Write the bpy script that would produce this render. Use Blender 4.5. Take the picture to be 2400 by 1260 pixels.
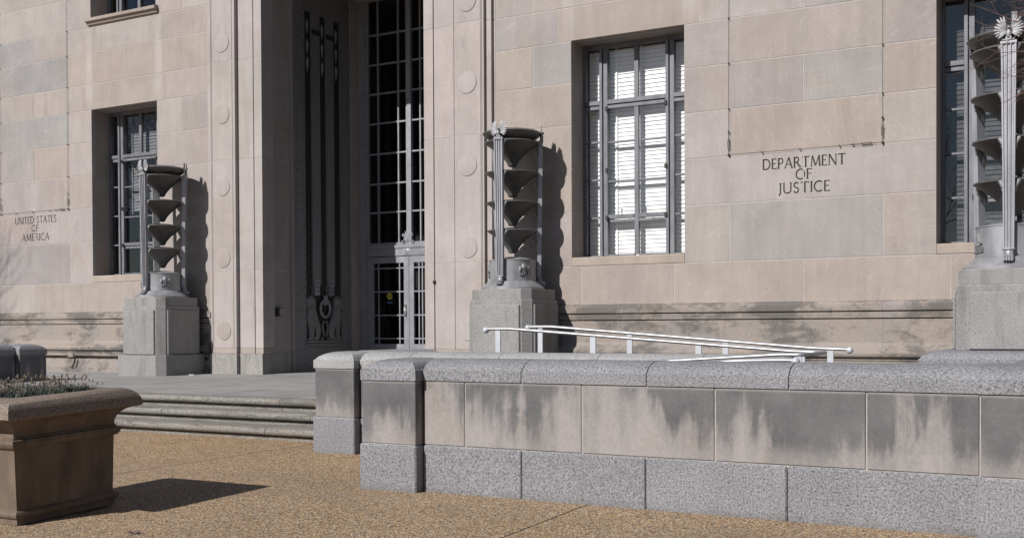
import bpy, math, random
from mathutils import Vector, Matrix
R = math.radians
rng = random.Random(7)

# ------------------------------------------------------------------ clear
for o in list(bpy.data.objects):
    bpy.data.objects.remove(o, do_unlink=True)
sc = bpy.context.scene
col = sc.collection

# ------------------------------------------------------------------ camera
cam_d = bpy.data.cameras.new('camera')
cam = bpy.data.objects.new('camera', cam_d)
col.objects.link(cam)
YAW, PITCH, ROLL, FPX = 0.5020316, -0.0141154, -0.0047429, 2558.172
fwd = Vector((-math.sin(YAW) * math.cos(PITCH), math.cos(YAW) * math.cos(PITCH), math.sin(PITCH)))
rt0 = Vector((math.cos(YAW), math.sin(YAW), 0))
up0 = rt0.cross(fwd)
rt = rt0 * math.cos(ROLL) + up0 * math.sin(ROLL)
up = up0 * math.cos(ROLL) - rt0 * math.sin(ROLL)
M = Matrix.Identity(4)
for i in range(3):
    M[i][0] = rt[i]; M[i][1] = up[i]; M[i][2] = -fwd[i]
M[0][3], M[1][3], M[2][3] = 12.3192, -16.0, 1.41
cam.matrix_world = M
cam_d.sensor_width = 36
cam_d.lens = FPX * 36 / 2400
cam_d.shift_y = 170 / 2400
cam_d.clip_start = 0.05
cam_d.clip_end = 2000
sc.camera = cam

# ------------------------------------------------------------------ world, sun, exposure
SA, SB = 0.31, 0.75                      # sun travels (SA, 1, -SB)
elev = math.atan(SB / math.hypot(1, SA))
sundir = Vector((SA, 1, -SB)).normalized()
w = bpy.data.worlds.new('World')
sc.world = w
w.use_nodes = True
wn = w.node_tree
bg = wn.nodes['Background']
sky = wn.nodes.new('ShaderNodeTexSky')
sky.sky_type = 'NISHITA'
sky.sun_disc = False
sky.sun_elevation = elev
sky.sun_rotation = math.atan2(-SA, -1)     # azimuth of the sun, clockwise from +Y
sky.air_density = 0.8
sky.dust_density = 0.3
wn.links.new(sky.outputs[0], bg.inputs[0])
bg.inputs[1].default_value = 0.05
sl = bpy.data.lights.new('sun', 'SUN')
sl.energy = 5.0
sl.angle = R(0.53)
sl.color = (1.0, 0.96, 0.925)
so = bpy.data.objects.new('sun', sl)
col.objects.link(so)
so.rotation_euler = sundir.to_track_quat('-Z', 'Y').to_euler()
so.location = (-6, -18, 18)
sc.view_settings.view_transform = 'Standard'
sc.view_settings.look = 'None'
sc.view_settings.gamma = 1
sc.view_settings.exposure = 0.14
sc.view_settings.use_curve_mapping = False

# ------------------------------------------------------------------ node helpers
class NT:
    def __init__(s, name):
        s.m = bpy.data.materials.new(name)
        s.m.use_nodes = True
        s.t = s.m.node_tree
        s.p = s.t.nodes['Principled BSDF']
        s.out = s.t.nodes['Material Output']
    def n(s, typ, **kw):
        x = s.t.nodes.new('ShaderNode' + typ)
        for k, v in kw.items():
            setattr(x, k, v)
        return x
    def set(s, sock, v):
        if isinstance(v, bpy.types.NodeSocket):
            s.t.links.new(v, sock)
        elif isinstance(v, (tuple, list)) and len(v) == 3 and sock.type == 'RGBA':
            sock.default_value = (*v, 1)
        else:
            sock.default_value = v
    def math(s, op, a, b=0.0, c=None, clamp=False):
        x = s.n('Math', operation=op, use_clamp=clamp)
        s.set(x.inputs[0], a); s.set(x.inputs[1], b)
        if c is not None: s.set(x.inputs[2], c)
        return x.outputs[0]
    def vmath(s, op, a, b):
        x = s.n('VectorMath', operation=op)
        s.set(x.inputs[0], a); s.set(x.inputs[1], b)
        return x.outputs[0]
    def noise(s, vec, scale, detail=3, rough=.55, dist=0):
        x = s.n('TexNoise')
        s.set(x.inputs['Vector'], vec)
        x.inputs['Scale'].default_value = scale; x.inputs['Detail'].default_value = detail
        x.inputs['Roughness'].default_value = rough; x.inputs['Distortion'].default_value = dist
        return x.outputs[0]
    def rng(s, v, a, b, c, d, smooth=False):
        x = s.n('MapRange')
        if smooth: x.interpolation_type = 'SMOOTHSTEP'
        s.set(x.inputs[0], v)
        for i, q in enumerate((a, b, c, d)): x.inputs[i + 1].default_value = q
        return x.outputs[0]
    def mix(s, f, a, b, blend='MIX'):
        x = s.n('Mix', data_type='RGBA', blend_type=blend)
        s.set(x.inputs[0], f); s.set(x.inputs[6], a); s.set(x.inputs[7], b)
        return x.outputs[2]
    def ramp(s, v, stops, interp='LINEAR'):
        x = s.n('ValToRGB')
        s.set(x.inputs[0], v)
        e = x.color_ramp.elements
        x.color_ramp.interpolation = interp
        while len(e) < len(stops): e.new(0.5)
        for q, (p, c) in zip(e, stops):
            q.position = p; q.color = (*c, 1)
        return x.outputs[0]
    def pos(s):
        return s.n('NewGeometry').outputs['Position']
    def rpos(s):                                  # position shifted by a random amount per object
        oi = s.n('ObjectInfo')
        c = s.n('CombineXYZ')
        for i, k in enumerate((37.1, 91.7, 53.3)):
            s.set(c.inputs[i], s.math('MULTIPLY', oi.outputs['Random'], k))
        return s.vmath('ADD', s.pos(), c.outputs[0]), oi
    def scale(s, v, sx, sy, sz):
        return s.vmath('MULTIPLY', v, (sx, sy, sz))
    def bump(s, h, strength, dist=.02):
        x = s.n('Bump')
        x.inputs['Strength'].default_value = strength; x.inputs['Distance'].default_value = dist
        s.set(x.inputs['Height'], h)
        s.t.links.new(x.outputs[0], s.p.inputs['Normal'])
    def fin(s, colr, rough=.8, metal=0.0, spec=.3):
        s.set(s.p.inputs['Base Color'], colr)
        s.set(s.p.inputs['Roughness'], rough)
        s.set(s.p.inputs['Metallic'], metal)
        s.p.inputs['Specular IOR Level'].default_value = spec
        return s.m

def gray(s, v):
    c = s.n('CombineColor')
    for i in range(3): s.set(c.inputs[i], v)
    return c.outputs[0]

MAT = {}
def m_limestone():
    s = NT('limestone')
    v, oi = s.rpos()
    n1 = s.rng(s.noise(v, 1.1, 6, .65, .4), .3, .7, .88, 1.10)
    n2 = s.rng(s.noise(s.scale(v, 5, 5, .5), 1.3, 6, .7), .3, .7, .91, 1.06)
    n3 = s.rng(s.noise(v, 38, 5, .8), .3, .7, .90, 1.08)
    k = s.math('MULTIPLY', s.math('MULTIPLY', n1, n2), n3)
    tan = s.rng(s.noise(s.vmath('ADD', v, (9, 3, 4)), .75, 3, .5, .6), .50, .68, 0, .34, True)
    base = s.mix(tan, oi.outputs['Color'], (.315, .262, .218))
    # hairline scratches and pale flecks
    vr = s.n('VectorRotate'); s.set(vr.inputs['Vector'], v); vr.inputs['Axis'].default_value = (0, 1, 0)
    s.set(vr.inputs['Angle'], s.math('MULTIPLY', oi.outputs['Random'], 3.1))
    fl = s.rng(s.noise(s.scale(vr.outputs[0], 1.2, 1, 9), 2.2, 6, .7, .3), .54, .70, 0, .30, True)
    so_ = s.rng(s.noise(s.scale(v, 1, 1, .3), 2.6, 6, .7), .60, .74, 0, .38, True)
    base = s.mix(so_, base, (.19, .175, .165))
    base = s.mix(fl, base, (.44, .41, .39))
    sx = s.n('SeparateXYZ'); s.set(sx.inputs[0], s.pos())
    ax = s.math('ABSOLUTE', sx.outputs[0])
    wob = s.math('MULTIPLY', s.math('SUBTRACT', s.noise(s.scale(s.pos(), 2, 2, 1.1), 2.2, 3), .5), .12)
    axw = s.math('ADD', ax, wob)
    st = s.math('MAXIMUM', s.rng(s.math('ABSOLUTE', s.math('SUBTRACT', axw, 6.63)), .05, .13, 1, 0, True), s.rng(s.math('ABSOLUTE', s.math('SUBTRACT', axw, 4.60)), .05, .13, 1, 0, True))
    st = s.math('MULTIPLY', st, s.math('MULTIPLY', s.rng(sx.outputs[2], 5.9, 6.3, 0, 1), s.rng(sx.outputs[2], 7.7, 7.78, 1, 0)))
    base = s.mix(s.math('MULTIPLY', st, .55), base, (.40, .375, .36))
    c = s.mix(1.0, base, gray(s, k), 'MULTIPLY')
    s.bump(s.noise(v, 45, 4, .7), .10, .01)
    return s.fin(c, .86)
MAT['stone'] = m_limestone()

def m_mortar():
    s = NT('mortar')
    k = s.rng(s.noise(s.pos(), 14, 4), .3, .7, .85, 1.1)
    return s.fin(s.mix(1.0, (.40, .368, .345), gray(s, k), 'MULTIPLY'), .95)
MAT['mortar'] = m_mortar()

def m_basestone():                      # weathered base course with dark growth
    s = NT('weathered_limestone')
    v, oi = s.rpos()
    p = s.pos()
    k = s.rng(s.noise(v, 30, 4, .7), .3, .7, .88, 1.08)
    light = s.mix(s.rng(s.noise(p, 1.3, 3), .42, .62, 0, 1), (.288, .246, .212), (.262, .236, .220))
    a = s.noise(s.scale(p, .55, 1, 1.5), 2.6, 7, .66, .5)
    b = s.noise(s.scale(p, 1, 1, 1), 11, 5, .75)
    sx = s.n('SeparateXYZ'); s.set(sx.inputs[0], p)
    big = s.rng(s.noise(s.scale(p, 1, 0, 0), .7, 3), .35, .65, -.10, .10)
    zt = s.math('ADD', s.rng(sx.outputs[2], 1.48, 1.53, 0.0, .085), s.rng(sx.outputs[2], .98, 1.10, .03, .0))
    mm = s.math('ADD', s.math('ADD', s.math('MULTIPLY', a, .7), s.math('MULTIPLY', b, .3)), s.math('ADD', big, zt))
    mk = s.rng(mm, .47, .63, 0, .80, True)
    c = s.mix(mk, light, (.098, .093, .088))
    c = s.mix(1.0, c, gray(s, k), 'MULTIPLY')
    s.bump(s.noise(v, 40, 4, .7), .15, .01)
    return s.fin(c, .9)
MAT['base'] = m_basestone()

def m_granite(name, lo, mid, hi, tint=(1, 1, 1.015), stain=True, sc_=70):
    s = NT(name)
    v, oi = s.rpos()
    n = s.noise(v, sc_, 2, .75)
    c = s.ramp(n, [(.36, (lo,) * 3), (.47, (mid,) * 3), (.56, (mid * 1.12,) * 3), (.68, (hi,) * 3)])
    big = s.rng(s.noise(v, 1.7, 4), .3, .7, .90, 1.09)
    c = s.mix(1.0, c, gray(s, big), 'MULTIPLY')
    c = s.mix(1.0, c, tint, 'MULTIPLY')
    if stain:
        st = s.rng(s.noise(s.scale(v, 3.5, 3.5, .5), 1.6, 5, .6), .50, .68, 0, .55, True)
        c = s.mix(st, c, (.15, .14, .125))
    zz = s.n('SeparateXYZ'); s.set(zz.inputs[0], s.pos())
    dirt = s.math('MULTIPLY', s.rng(s.math('ADD', zz.outputs[2], s.math('MULTIPLY', s.noise(v, 5, 4), .10)), .03, .13, .5, 0, True), s.rng(s.noise(v, 3, 4), .35, .6, .2, 1))
    c = s.mix(dirt, c, (.10, .085, .065))
    s.bump(n, .10, .006)
    return s.fin(c, .72, spec=.35)
MAT['granite'] = m_granite('grey_granite', .085, .200, .325, (1, 1, 1.06), False, 72)
MAT['granite_pale'] = m_granite('pale_granite', .16, .28, .39, (1, 1, 1.0), False, 72)
MAT['granite_ped'] = m_granite('pedestal_granite', .13, .24, .335, (1, .985, .965), True, 95)
MAT['granite_step'] = m_granite('step_granite', .14, .265, .36, (1, .96, .90), True, 60)
def m_step():
    s = NT('worn_step_stone')
    v, oi = s.rpos()
    n = s.noise(v, 48, 3, .75)
    c = s.ramp(n, [(.36, (.10,) * 3), (.48, (.20,) * 3), (.60, (.25,) * 3), (.70, (.34,) * 3)])
    c = s.mix(1.0, c, (1, .95, .87), 'MULTIPLY')
    br = s.rng(s.noise(s.scale(v, .5, 1, 1), 2.1, 6, .7, .5), .50, .68, 0, .6, True)
    c = s.mix(br, c, (.20, .145, .09))
    dk = s.rng(s.noise(s.scale(v, .35, 2, 3), 3.0, 7, .75, .6), .48, .66, 0, .72, True)
    c = s.mix(dk, c, (.06, .056, .05))
    s.bump(n, .2, .01)
    return s.fin(c, .8)
MAT['step'] = m_step()

def m_wallpanel():                      # run-off stained limestone of the low walls
    s = NT('stained_limestone')
    v, oi = s.rpos()
    sx = s.n('SeparateXYZ'); s.set(sx.inputs[0], s.pos())
    h = s.rng(sx.outputs[2], .395, .945, 0, 1)
    p0 = s.pos()
    a = s.noise(s.scale(p0, 1, 1, .22), 1.9, 3, .5, .5)
    b = s.noise(s.scale(p0, 1, 1, .38), 5.0, 8, .72, .9)
    d = s.noise(s.scale(v, 1, 1, .05), 12, 5, .65)
    f = s.math('ADD', s.math('ADD', s.math('MULTIPLY', a, .56), s.math('MULTIPLY', b, .26)), s.math('ADD', s.math('MULTIPLY', d, .18), s.math('MULTIPLY', s.math('SUBTRACT', h, .50), .13)))
    mk = s.rng(f, .442, .548, 0, .96, True)
    mk = s.math('MULTIPLY', mk, s.rng(h, .02, .35, .45, 1.0, True))
    wash = s.rng(f, .40, .50, 0, .34, True)
    spot = s.rng(s.noise(v, 9, 6, .75, .5), .56, .72, 0, .30, True)
    mk = s.math('MAXIMUM', s.math('MAXIMUM', mk, spot), wash)
    edge = s.rng(h, .955, .99, 1, .25)
    mk = s.math('MULTIPLY', mk, edge)
    tan = s.rng(s.noise(v, 1.6, 3), .5, .66, 0, .55, True)
    light = s.mix(tan, (.292, .272, .262), (.280, .248, .224))
    k = s.rng(s.noise(v, 30, 4, .75), .3, .7, .88, 1.09)
    dark = s.mix(s.rng(s.noise(v, 3, 4), .3, .7, 0, 1), (.088, .088, .092), (.140, .139, .143))
    c = s.mix(mk, light, dark)
    c = s.mix(1.0, c, gray(s, k), 'MULTIPLY')
    s.bump(s.noise(v, 38, 4, .7), .16, .012)
    return s.fin(c, .88)
MAT['panel'] = m_wallpanel()

def m_aggregate(name, scl, cols, dark=.35, low=(.84, 1.10)):
    s = NT(name)
    p = s.pos()
    vo = s.n('TexVoronoi'); vo.inputs['Scale'].default_value = scl
    s.set(vo.inputs['Vector'], p)
    sepc = s.n('SeparateColor'); s.set(sepc.inputs[0], vo.outputs['Color'])
    c = s.ramp(sepc.outputs[0], [(i / len(cols), q) for i, q in enumerate(cols)], 'CONSTANT')
    edge = s.rng(vo.outputs['Distance'], .35, .85, 1.0, dark)
    k = s.rng(s.noise(p, .8, 7, .7, .6), .3, .7, *low)
    k = s.math('MULTIPLY', k, s.rng(s.noise(p, 2.6, 6, .75, 1.0), .60, .75, 1.0, .74, True))
    c = s.mix(1.0, c, gray(s, s.math('MULTIPLY', edge, k)), 'MULTIPLY')
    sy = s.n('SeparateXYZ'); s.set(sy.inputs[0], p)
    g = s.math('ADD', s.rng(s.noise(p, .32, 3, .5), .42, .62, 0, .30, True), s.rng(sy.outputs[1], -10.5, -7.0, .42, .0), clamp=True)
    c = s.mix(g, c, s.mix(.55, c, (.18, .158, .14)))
    s.bump(vo.outputs['Distance'], .35, .01)
    return s.fin(c, .82)
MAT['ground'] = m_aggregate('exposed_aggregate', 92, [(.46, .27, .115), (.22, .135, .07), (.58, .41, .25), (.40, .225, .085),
                                                     (.055, .04, .03), (.50, .335, .16), (.32, .265, .22), (.76, .61, .44)])
MAT['rimagg'] = m_aggregate('planter_aggregate', 120, [(.26, .195, .15), (.20, .145, .11), (.30, .24, .195), (.17, .13, .10), (.24, .18, .14), (.33, .275, .23)], .55)

def m_plain(name, c, rough=.6, metal=0., var=.1, scl=8, spec=.4, bump=0, zs=1.0):
    s = NT(name)
    v, oi = s.rpos()
    n = s.noise(s.scale(v, 1, 1, zs), scl, 5, .65)
    k = s.rng(n, .3, .7, 1 - var, 1 + var)
    if bump: s.bump(s.noise(v, scl * 6, 3, .7), bump, .01)
    r = s.rng(n, .3, .7, max(rough - .08, .02), min(rough + .08, 1))
    return s.fin(s.mix(1.0, c, gray(s, k), 'MULTIPLY'), r, metal, spec)
MAT['planter'] = m_plain('brown_cast_concrete', (.15, .113, .085), .85, 0, .38, 4.5, .2, .35, .35)
MAT['soil'] = m_plain('soil', (.05, .038, .028), .95, 0, .3, 20)
MAT['alu'] = m_plain('cast_aluminium', (.27, .272, .285), .50, .30, .30, 5, .5, .06, .4)
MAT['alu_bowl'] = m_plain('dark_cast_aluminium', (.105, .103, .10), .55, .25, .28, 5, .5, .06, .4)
MAT['alu_leg'] = m_plain('bright_cast_aluminium', (.30, .302, .325), .48, .30, .22, 6, .5, .08, .3)
MAT['steel'] = m_plain('satin_steel', (.46, .46, .47), .45, .75, .05, 10)
MAT['post'] = m_plain('steel_post', (.46, .475, .51), .55, .15, .06, 6)
MAT['paint'] = m_plain('weathered_grey_window_paint', (.150, .155, .172), .55, .15, .28, 9, .4, .1, .35)
MAT['alu_door'] = m_plain('aluminium_door', (.27, .275, .30), .45, .3, .12, 4)
MAT['alu_dark'] = m_plain('dull_aluminium_relief', (.20, .197, .20), .55, .3, .12, 5)
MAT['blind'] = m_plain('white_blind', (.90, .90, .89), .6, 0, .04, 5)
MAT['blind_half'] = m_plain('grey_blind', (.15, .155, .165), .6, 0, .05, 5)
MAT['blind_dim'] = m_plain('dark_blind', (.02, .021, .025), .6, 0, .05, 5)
MAT['black'] = m_plain('black_rubber', (.02, .02, .02), .6, 0, .1, 5)
MAT['wire'] = m_plain('tarnished_wire', (.045, .04, .037), .6, .5, .1, 9)
MAT['room'] = m_plain('dim_room_plaster', (.10, .10, .10), .9, 0, .1, 1)
MAT['letter'] = m_plain('dark_incised_stone', (.052, .049, .046), .95, 0, .35, 22)
MAT['bark'] = m_plain('bark', (.13, .095, .08), .9, 0, .3, 18, .2, .3)
MAT['twig'] = m_plain('reddish_twig', (.085, .052, .046), .8, 0, .25, 20)
MAT['yellow'] = m_plain('yellow_sticker', (.50, .41, .04), .5, 0, .03, 5)
MAT['blue'] = m_plain('blue_print', (.12, .16, .42), .5, 0, .03, 5)
MAT['asphalt'] = m_plain('asphalt', (.05, .05, .052), .9, 0, .2, 6)
MAT['terrace'] = None
def m_terrace():
    s = NT('grey_paving')
    v, oi = s.rpos()
    k = s.rng(s.noise(v, 2.2, 6, .65), .3, .7, .82, 1.12)
    k2 = s.rng(oi.outputs['Random'], 0, 1, .93, 1.06)
    f = s.rng(s.noise(v, 70, 3, .7), .3, .7, .92, 1.07)
    c = s.mix(1.0, (.275, .266, .264), gray(s, s.math('MULTIPLY', s.math('MULTIPLY', k, f), k2)), 'MULTIPLY')
    return s.fin(c, .75)
MAT['terrace'] = m_terrace()
def m_glass(name, tint, refl):
    s = NT(name)
    s.t.nodes.remove(s.p)
    tr = s.n('BsdfTransparent'); tr.inputs[0].default_value = (*tint, 1)
    gl = s.n('BsdfGlossy'); gl.inputs['Roughness'].default_value = .015
    n = s.n('Bump'); n.inputs['Strength'].default_value = .02; n.inputs['Distance'].default_value = .02
    s.set(n.inputs['Height'], s.noise(s.pos(), 1.4, 2))
    s.t.links.new(n.outputs[0], gl.inputs['Normal'])
    lw = s.n('LayerWeight'); lw.inputs[0].default_value = .5          # symmetric in both faces of the pane
    f5 = s.math('POWER', lw.outputs['Facing'], 4.0)
    mx = s.n('MixShader')
    s.set(mx.inputs[0], s.math('MULTIPLY', s.math('ADD', .045, s.math('MULTIPLY', f5, .9)), refl, clamp=True))
    s.t.links.new(tr.outputs[0], mx.inputs[1]); s.t.links.new(gl.outputs[0], mx.inputs[2])
    s.t.links.new(mx.outputs[0], s.out.inputs[0])
    return s.m
MAT['glass'] = m_glass('window_glass', (.985, .985, .985), 1.2)
MAT['glass_dark'] = m_glass('door_glass', (.5, .5, .5), 1.0)
MAT['grass'] = m_plain('blue_green_grass', (.085, .105, .088), .7, 0, .35, 9)
MAT['straw'] = m_plain('dry_seed_heads', (.17, .14, .105), .8, 0, .3, 9)

# ------------------------------------------------------------------ mesh helpers
class MB:
    def __init__(s): s.v = []; s.f = []
    def add(s, vs, fs):
        b = len(s.v); s.v += [tuple(q) for q in vs]; s.f += [tuple(b + i for i in f) for f in fs]; return s
    def box(s, x0, x1, y0, y1, z0, z1, c=0.0):
        if c <= 0:
            vs = [(x, y, z) for z in (z0, z1) for y in (y0, y1) for x in (x0, x1)]
            return s.add(vs, [(0, 2, 3, 1), (4, 5, 7, 6), (0, 1, 5, 4), (2, 6, 7, 3), (0, 4, 6, 2), (1, 3, 7, 5)])
        X, Y, Z = (x0, x1), (y0, y1), (z0, z1)
        vs = []; idx = {}
        for i in (0, 1):
            for j in (0, 1):
                for k in (0, 1):
                    dx, dy, dz = (c if i == 0 else -c), (c if j == 0 else -c), (c if k == 0 else -c)
                    idx[i, j, k, 0] = len(vs); vs.append((X[i], Y[j] + dy, Z[k] + dz))
                    idx[i, j, k, 1] = len(vs); vs.append((X[i] + dx, Y[j], Z[k] + dz))
                    idx[i, j, k, 2] = len(vs); vs.append((X[i] + dx, Y[j] + dy, Z[k]))
        fs = []
        def I(t, a): return idx[t[0], t[1], t[2], a]
        for a in range(3):
            o = [q for q in range(3) if q != a]
            for sd in (0, 1):
                ring = []
                for (p, q) in ((0, 0), (1, 0), (1, 1), (0, 1)):
                    t = [0, 0, 0]; t[a] = sd; t[o[0]] = p; t[o[1]] = q
                    ring.append(I(t, a))
                flip = (sd == 0) ^ (a == 1)
                fs.append(tuple(reversed(ring)) if flip else tuple(ring))
            for (p, q) in ((0, 0), (1, 0), (1, 1), (0, 1)):    # edges along axis a
                t0 = [0, 0, 0]; t1 = [0, 0, 0]; t1[a] = 1
                t0[o[0]] = t1[o[0]] = p; t0[o[1]] = t1[o[1]] = q
                fs.append((I(t0, o[0]), I(t1, o[0]), I(t1, o[1]), I(t0, o[1])))
        for i in (0, 1):
            for j in (0, 1):
                for k in (0, 1):
                    fs.append((idx[i, j, k, 0], idx[i, j, k, 1], idx[i, j, k, 2]))
        return s.add(vs, fs)
    def prism_x(s, prof, x0, x1):            # prof: (y,z) outline, extruded along x
        n = len(prof)
        vs = [(x0, y, z) for y, z in prof] + [(x1, y, z) for y, z in prof]
        fs = [(i, (i + 1) % n, n + (i + 1) % n, n + i) for i in range(n)]
        return s.add(vs, fs + [tuple(range(n)), tuple(range(2 * n - 1, n - 1, -1))])
    def prism_z(s, prof, z0, z1):            # prof: (x,y) outline
        n = len(prof)
        vs = [(x, y, z0) for x, y in prof] + [(x, y, z1) for x, y in prof]
        fs = [(i, (i + 1) % n, n + (i + 1) % n, n + i) for i in range(n)]
        return s.add(vs, fs + [tuple(reversed(range(n))), tuple(range(n, 2 * n))])
    def loops(s, lps, cap0=True, cap1=True):
        n = len(lps[0]); vs = [p for l in lps for p in l]
        fs = []
        for j in range(len(lps) - 1):
            for i in range(n):
                a, b = j * n + i, j * n + (i + 1) % n
                fs.append((a, b, b + n, a + n))
        if cap0: fs.append(tuple(reversed(range(n))))
        if cap1: fs.append(tuple(range((len(lps) - 1) * n, len(lps) * n)))
        return s.add(vs, fs)
    def lathe(s, prof, n=40, cx=0, cy=0, cap0=True, cap1=True):   # prof: (r,z)
        l = [[(cx + r * math.cos(2 * math.pi * i / n), cy + r * math.sin(2 * math.pi * i / n), z) for i in range(n)] for r, z in prof]
        return s.loops(l, cap0, cap1)
    def tube(s, path, r, n=8, flat=1.0, cap=True):
        path = [Vector(p) for p in path]
        rr = r if isinstance(r, (list, tuple)) else [r] * len(path)
        lps = []
        for i, p in enumerate(path):
            t = (path[min(i + 1, len(path) - 1)] - path[max(i - 1, 0)]).normalized()
            ref = Vector((0, 0, 1)) if abs(t.z) < .93 else Vector((0, 1, 0))
            u = t.cross(ref).normalized(); q = u.cross(t)
            lps.append([tuple(p + u * math.cos(2 * math.pi * k / n) * rr[i] + q * math.sin(2 * math.pi * k / n) * rr[i] * flat) for k in range(n)])
        return s.loops(lps, cap, cap)
    def ell(s, c, r, n=12, m=8, rot=None):
        lps = []
        for j in range(m + 1):
            a = math.pi * j / m
            lp = []
            for i in range(n):
                b = 2 * math.pi * i / n
                p = Vector((r[0] * math.sin(a) * math.cos(b), r[1] * math.sin(a) * math.sin(b), -r[2] * math.cos(a)))
                if rot is not None: p = rot @ p
                lp.append(tuple(p + Vector(c)))
            lps.append(lp)
        return s.loops(lps, False, False)
    def poly_y(s, pts, y0, y1):              # outline in (x,z), thickness along y
        n = len(pts)
        vs = [(x, y0, z) for x, z in pts] + [(x, y1, z) for x, z in pts]
        fs = [(i, (i + 1) % n, n + (i + 1) % n, n + i) for i in range(n)]
        return s.add(vs, fs + [tuple(range(n)), tuple(range(2 * n - 1, n - 1, -1))])
    def xf(s, f):
        s.v = [tuple(f(Vector(p))) for p in s.v]; return s
    def mesh(s, name, smooth=False, ang=35, offs=(0, 0, 0)):
        me = bpy.data.meshes.new(name)
        ox, oy, oz = offs
        me.from_pydata([(x - ox, y - oy, z - oz) for x, y, z in s.v], [], s.f)
        import bmesh
        b = bmesh.new(); b.from_mesh(me)
        bmesh.ops.recalc_face_normals(b, faces=b.faces); b.to_mesh(me); b.free()
        if smooth:
            me.polygons.foreach_set('use_smooth', [True] * len(me.polygons))
            me.set_sharp_from_angle(angle=R(ang))
        return me

WORLD = {}
def obj(name, mb, mat, parent=None, smooth=False, ang=35, color=None):
    """link one mesh object; vertices are given in world coordinates (or in the root's own frame when the root is local)"""
    off = WORLD.get(parent.name, (0, 0, 0)) if parent else (0, 0, 0)
    me = mb.mesh(name, smooth, ang, off) if isinstance(mb, MB) else mb
    if not me.materials: me.materials.append(MAT[mat])
    o = bpy.data.objects.new(name, me)
    col.objects.link(o)
    if parent:
        o.parent = parent
        WORLD[o.name] = off
    if color: o.color = (*color, 1)
    return o
def piece(name, box, mat, parent, c=0.0, color=None):
    """a box piece with its own origin at its centre"""
    x0, x1, y0, y1, z0, z1 = box
    off = WORLD.get(parent.name, (0, 0, 0)) if parent else (0, 0, 0)
    cx, cy, cz = (x0 + x1) / 2, (y0 + y1) / 2, (z0 + z1) / 2
    me = MB().box(x0, x1, y0, y1, z0, z1, c).mesh(name, False, 35, (cx, cy, cz))
    me.materials.append(MAT[mat])
    o = bpy.data.objects.new(name, me); col.objects.link(o)
    o.parent = parent
    o.location = (cx - off[0], cy - off[1], cz - off[2])
    WORLD[o.name] = (cx, cy, cz)
    if color: o.color = (*color, 1)
    return o
def root(name, loc, label, cat, group=None, local=False, kind=None):
    o = bpy.data.objects.new(name, None); col.objects.link(o)
    o.location = loc; o.empty_display_size = .2
    WORLD[o.name] = (0, 0, 0) if local else tuple(loc)
    if kind: o['kind'] = kind
    else: o['label'] = label; o['category'] = cat
    if group: o['group'] = group
    return o
def tag(o, label=None, cat=None, group=None, kind=None):
    if kind: o['kind'] = kind
    if label: o['label'] = label
    if cat: o['category'] = cat
    if group: o['group'] = group
    return o
def copy_tree(o, parent=None):
    c = o.copy(); col.objects.link(c); c.parent = parent
    for ch in list(o.children): copy_tree(ch, c)
    return c

# ================================================================== THE GROUND
def gz(y): return 0.0 if y > -8.3 else 0.018 * (y + 8.3)
g = MB()
ys = [60, -8.3, -18, -400]
g.add([(-400, 60, -.03), (400, 60, -.03), (400, -8.3, -.03), (-400, -8.3, -.03), (400, -18, gz(-18) - .03), (-400, -18, gz(-18) - .03),
       (400, -18.1, gz(-18) - .25), (-400, -18.1, gz(-18) - .25), (400, -400, gz(-18) - .25), (-400, -400, gz(-18) - .25)], [(0, 1, 2, 3), (3, 2, 4, 5), (5, 4, 6, 7), (7, 6, 8, 9)])
ground = obj('ground', g, 'ground'); tag(ground, kind='structure')
xj = [-20, -8.6, -4.6, -.4, 3.87, 8.70, 12.9, 17, 26]
yj = [-18, -13.2, -8.3, -5.30]
for i in range(len(xj) - 1):
    for j in range(len(yj) - 1):
        x0, x1, y0, y1 = xj[i] + .007, xj[i + 1] - .007, yj[j] + .007, yj[j + 1] - .007
        if j == 2: y0 = yj[j]
        if j == 1: y1 = yj[j + 1]
        za, zb = gz(y0), gz(y1)
        if y0 < -18: za = gz(-18)
        m = MB().add([(x0, y0, za), (x1, y0, za), (x1, y1, zb), (x0, y1, zb), (x0, y0, za - .028), (x1, y0, za - .028), (x1, y1, zb - .028), (x0, y1, zb - .028)],
                     [(0, 1, 2, 3), (7, 6, 5, 4), (0, 4, 5, 1), (1, 5, 6, 2), (2, 6, 7, 3), (3, 7, 4, 0)])
        obj('paving_panel', m, 'ground', ground)

rd = MB().box(-200, 200, -34, -18.2, gz(-18) - .3, gz(-18) - .14)
tag(obj('road', rd, 'asphalt'), kind='structure')
kb = MB().box(-200, 200, -18.2, -18.0, gz(-18) - .3, gz(-18) + .002, .02)
tag(obj('kerb', kb, 'granite_step'), kind='structure')
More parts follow.
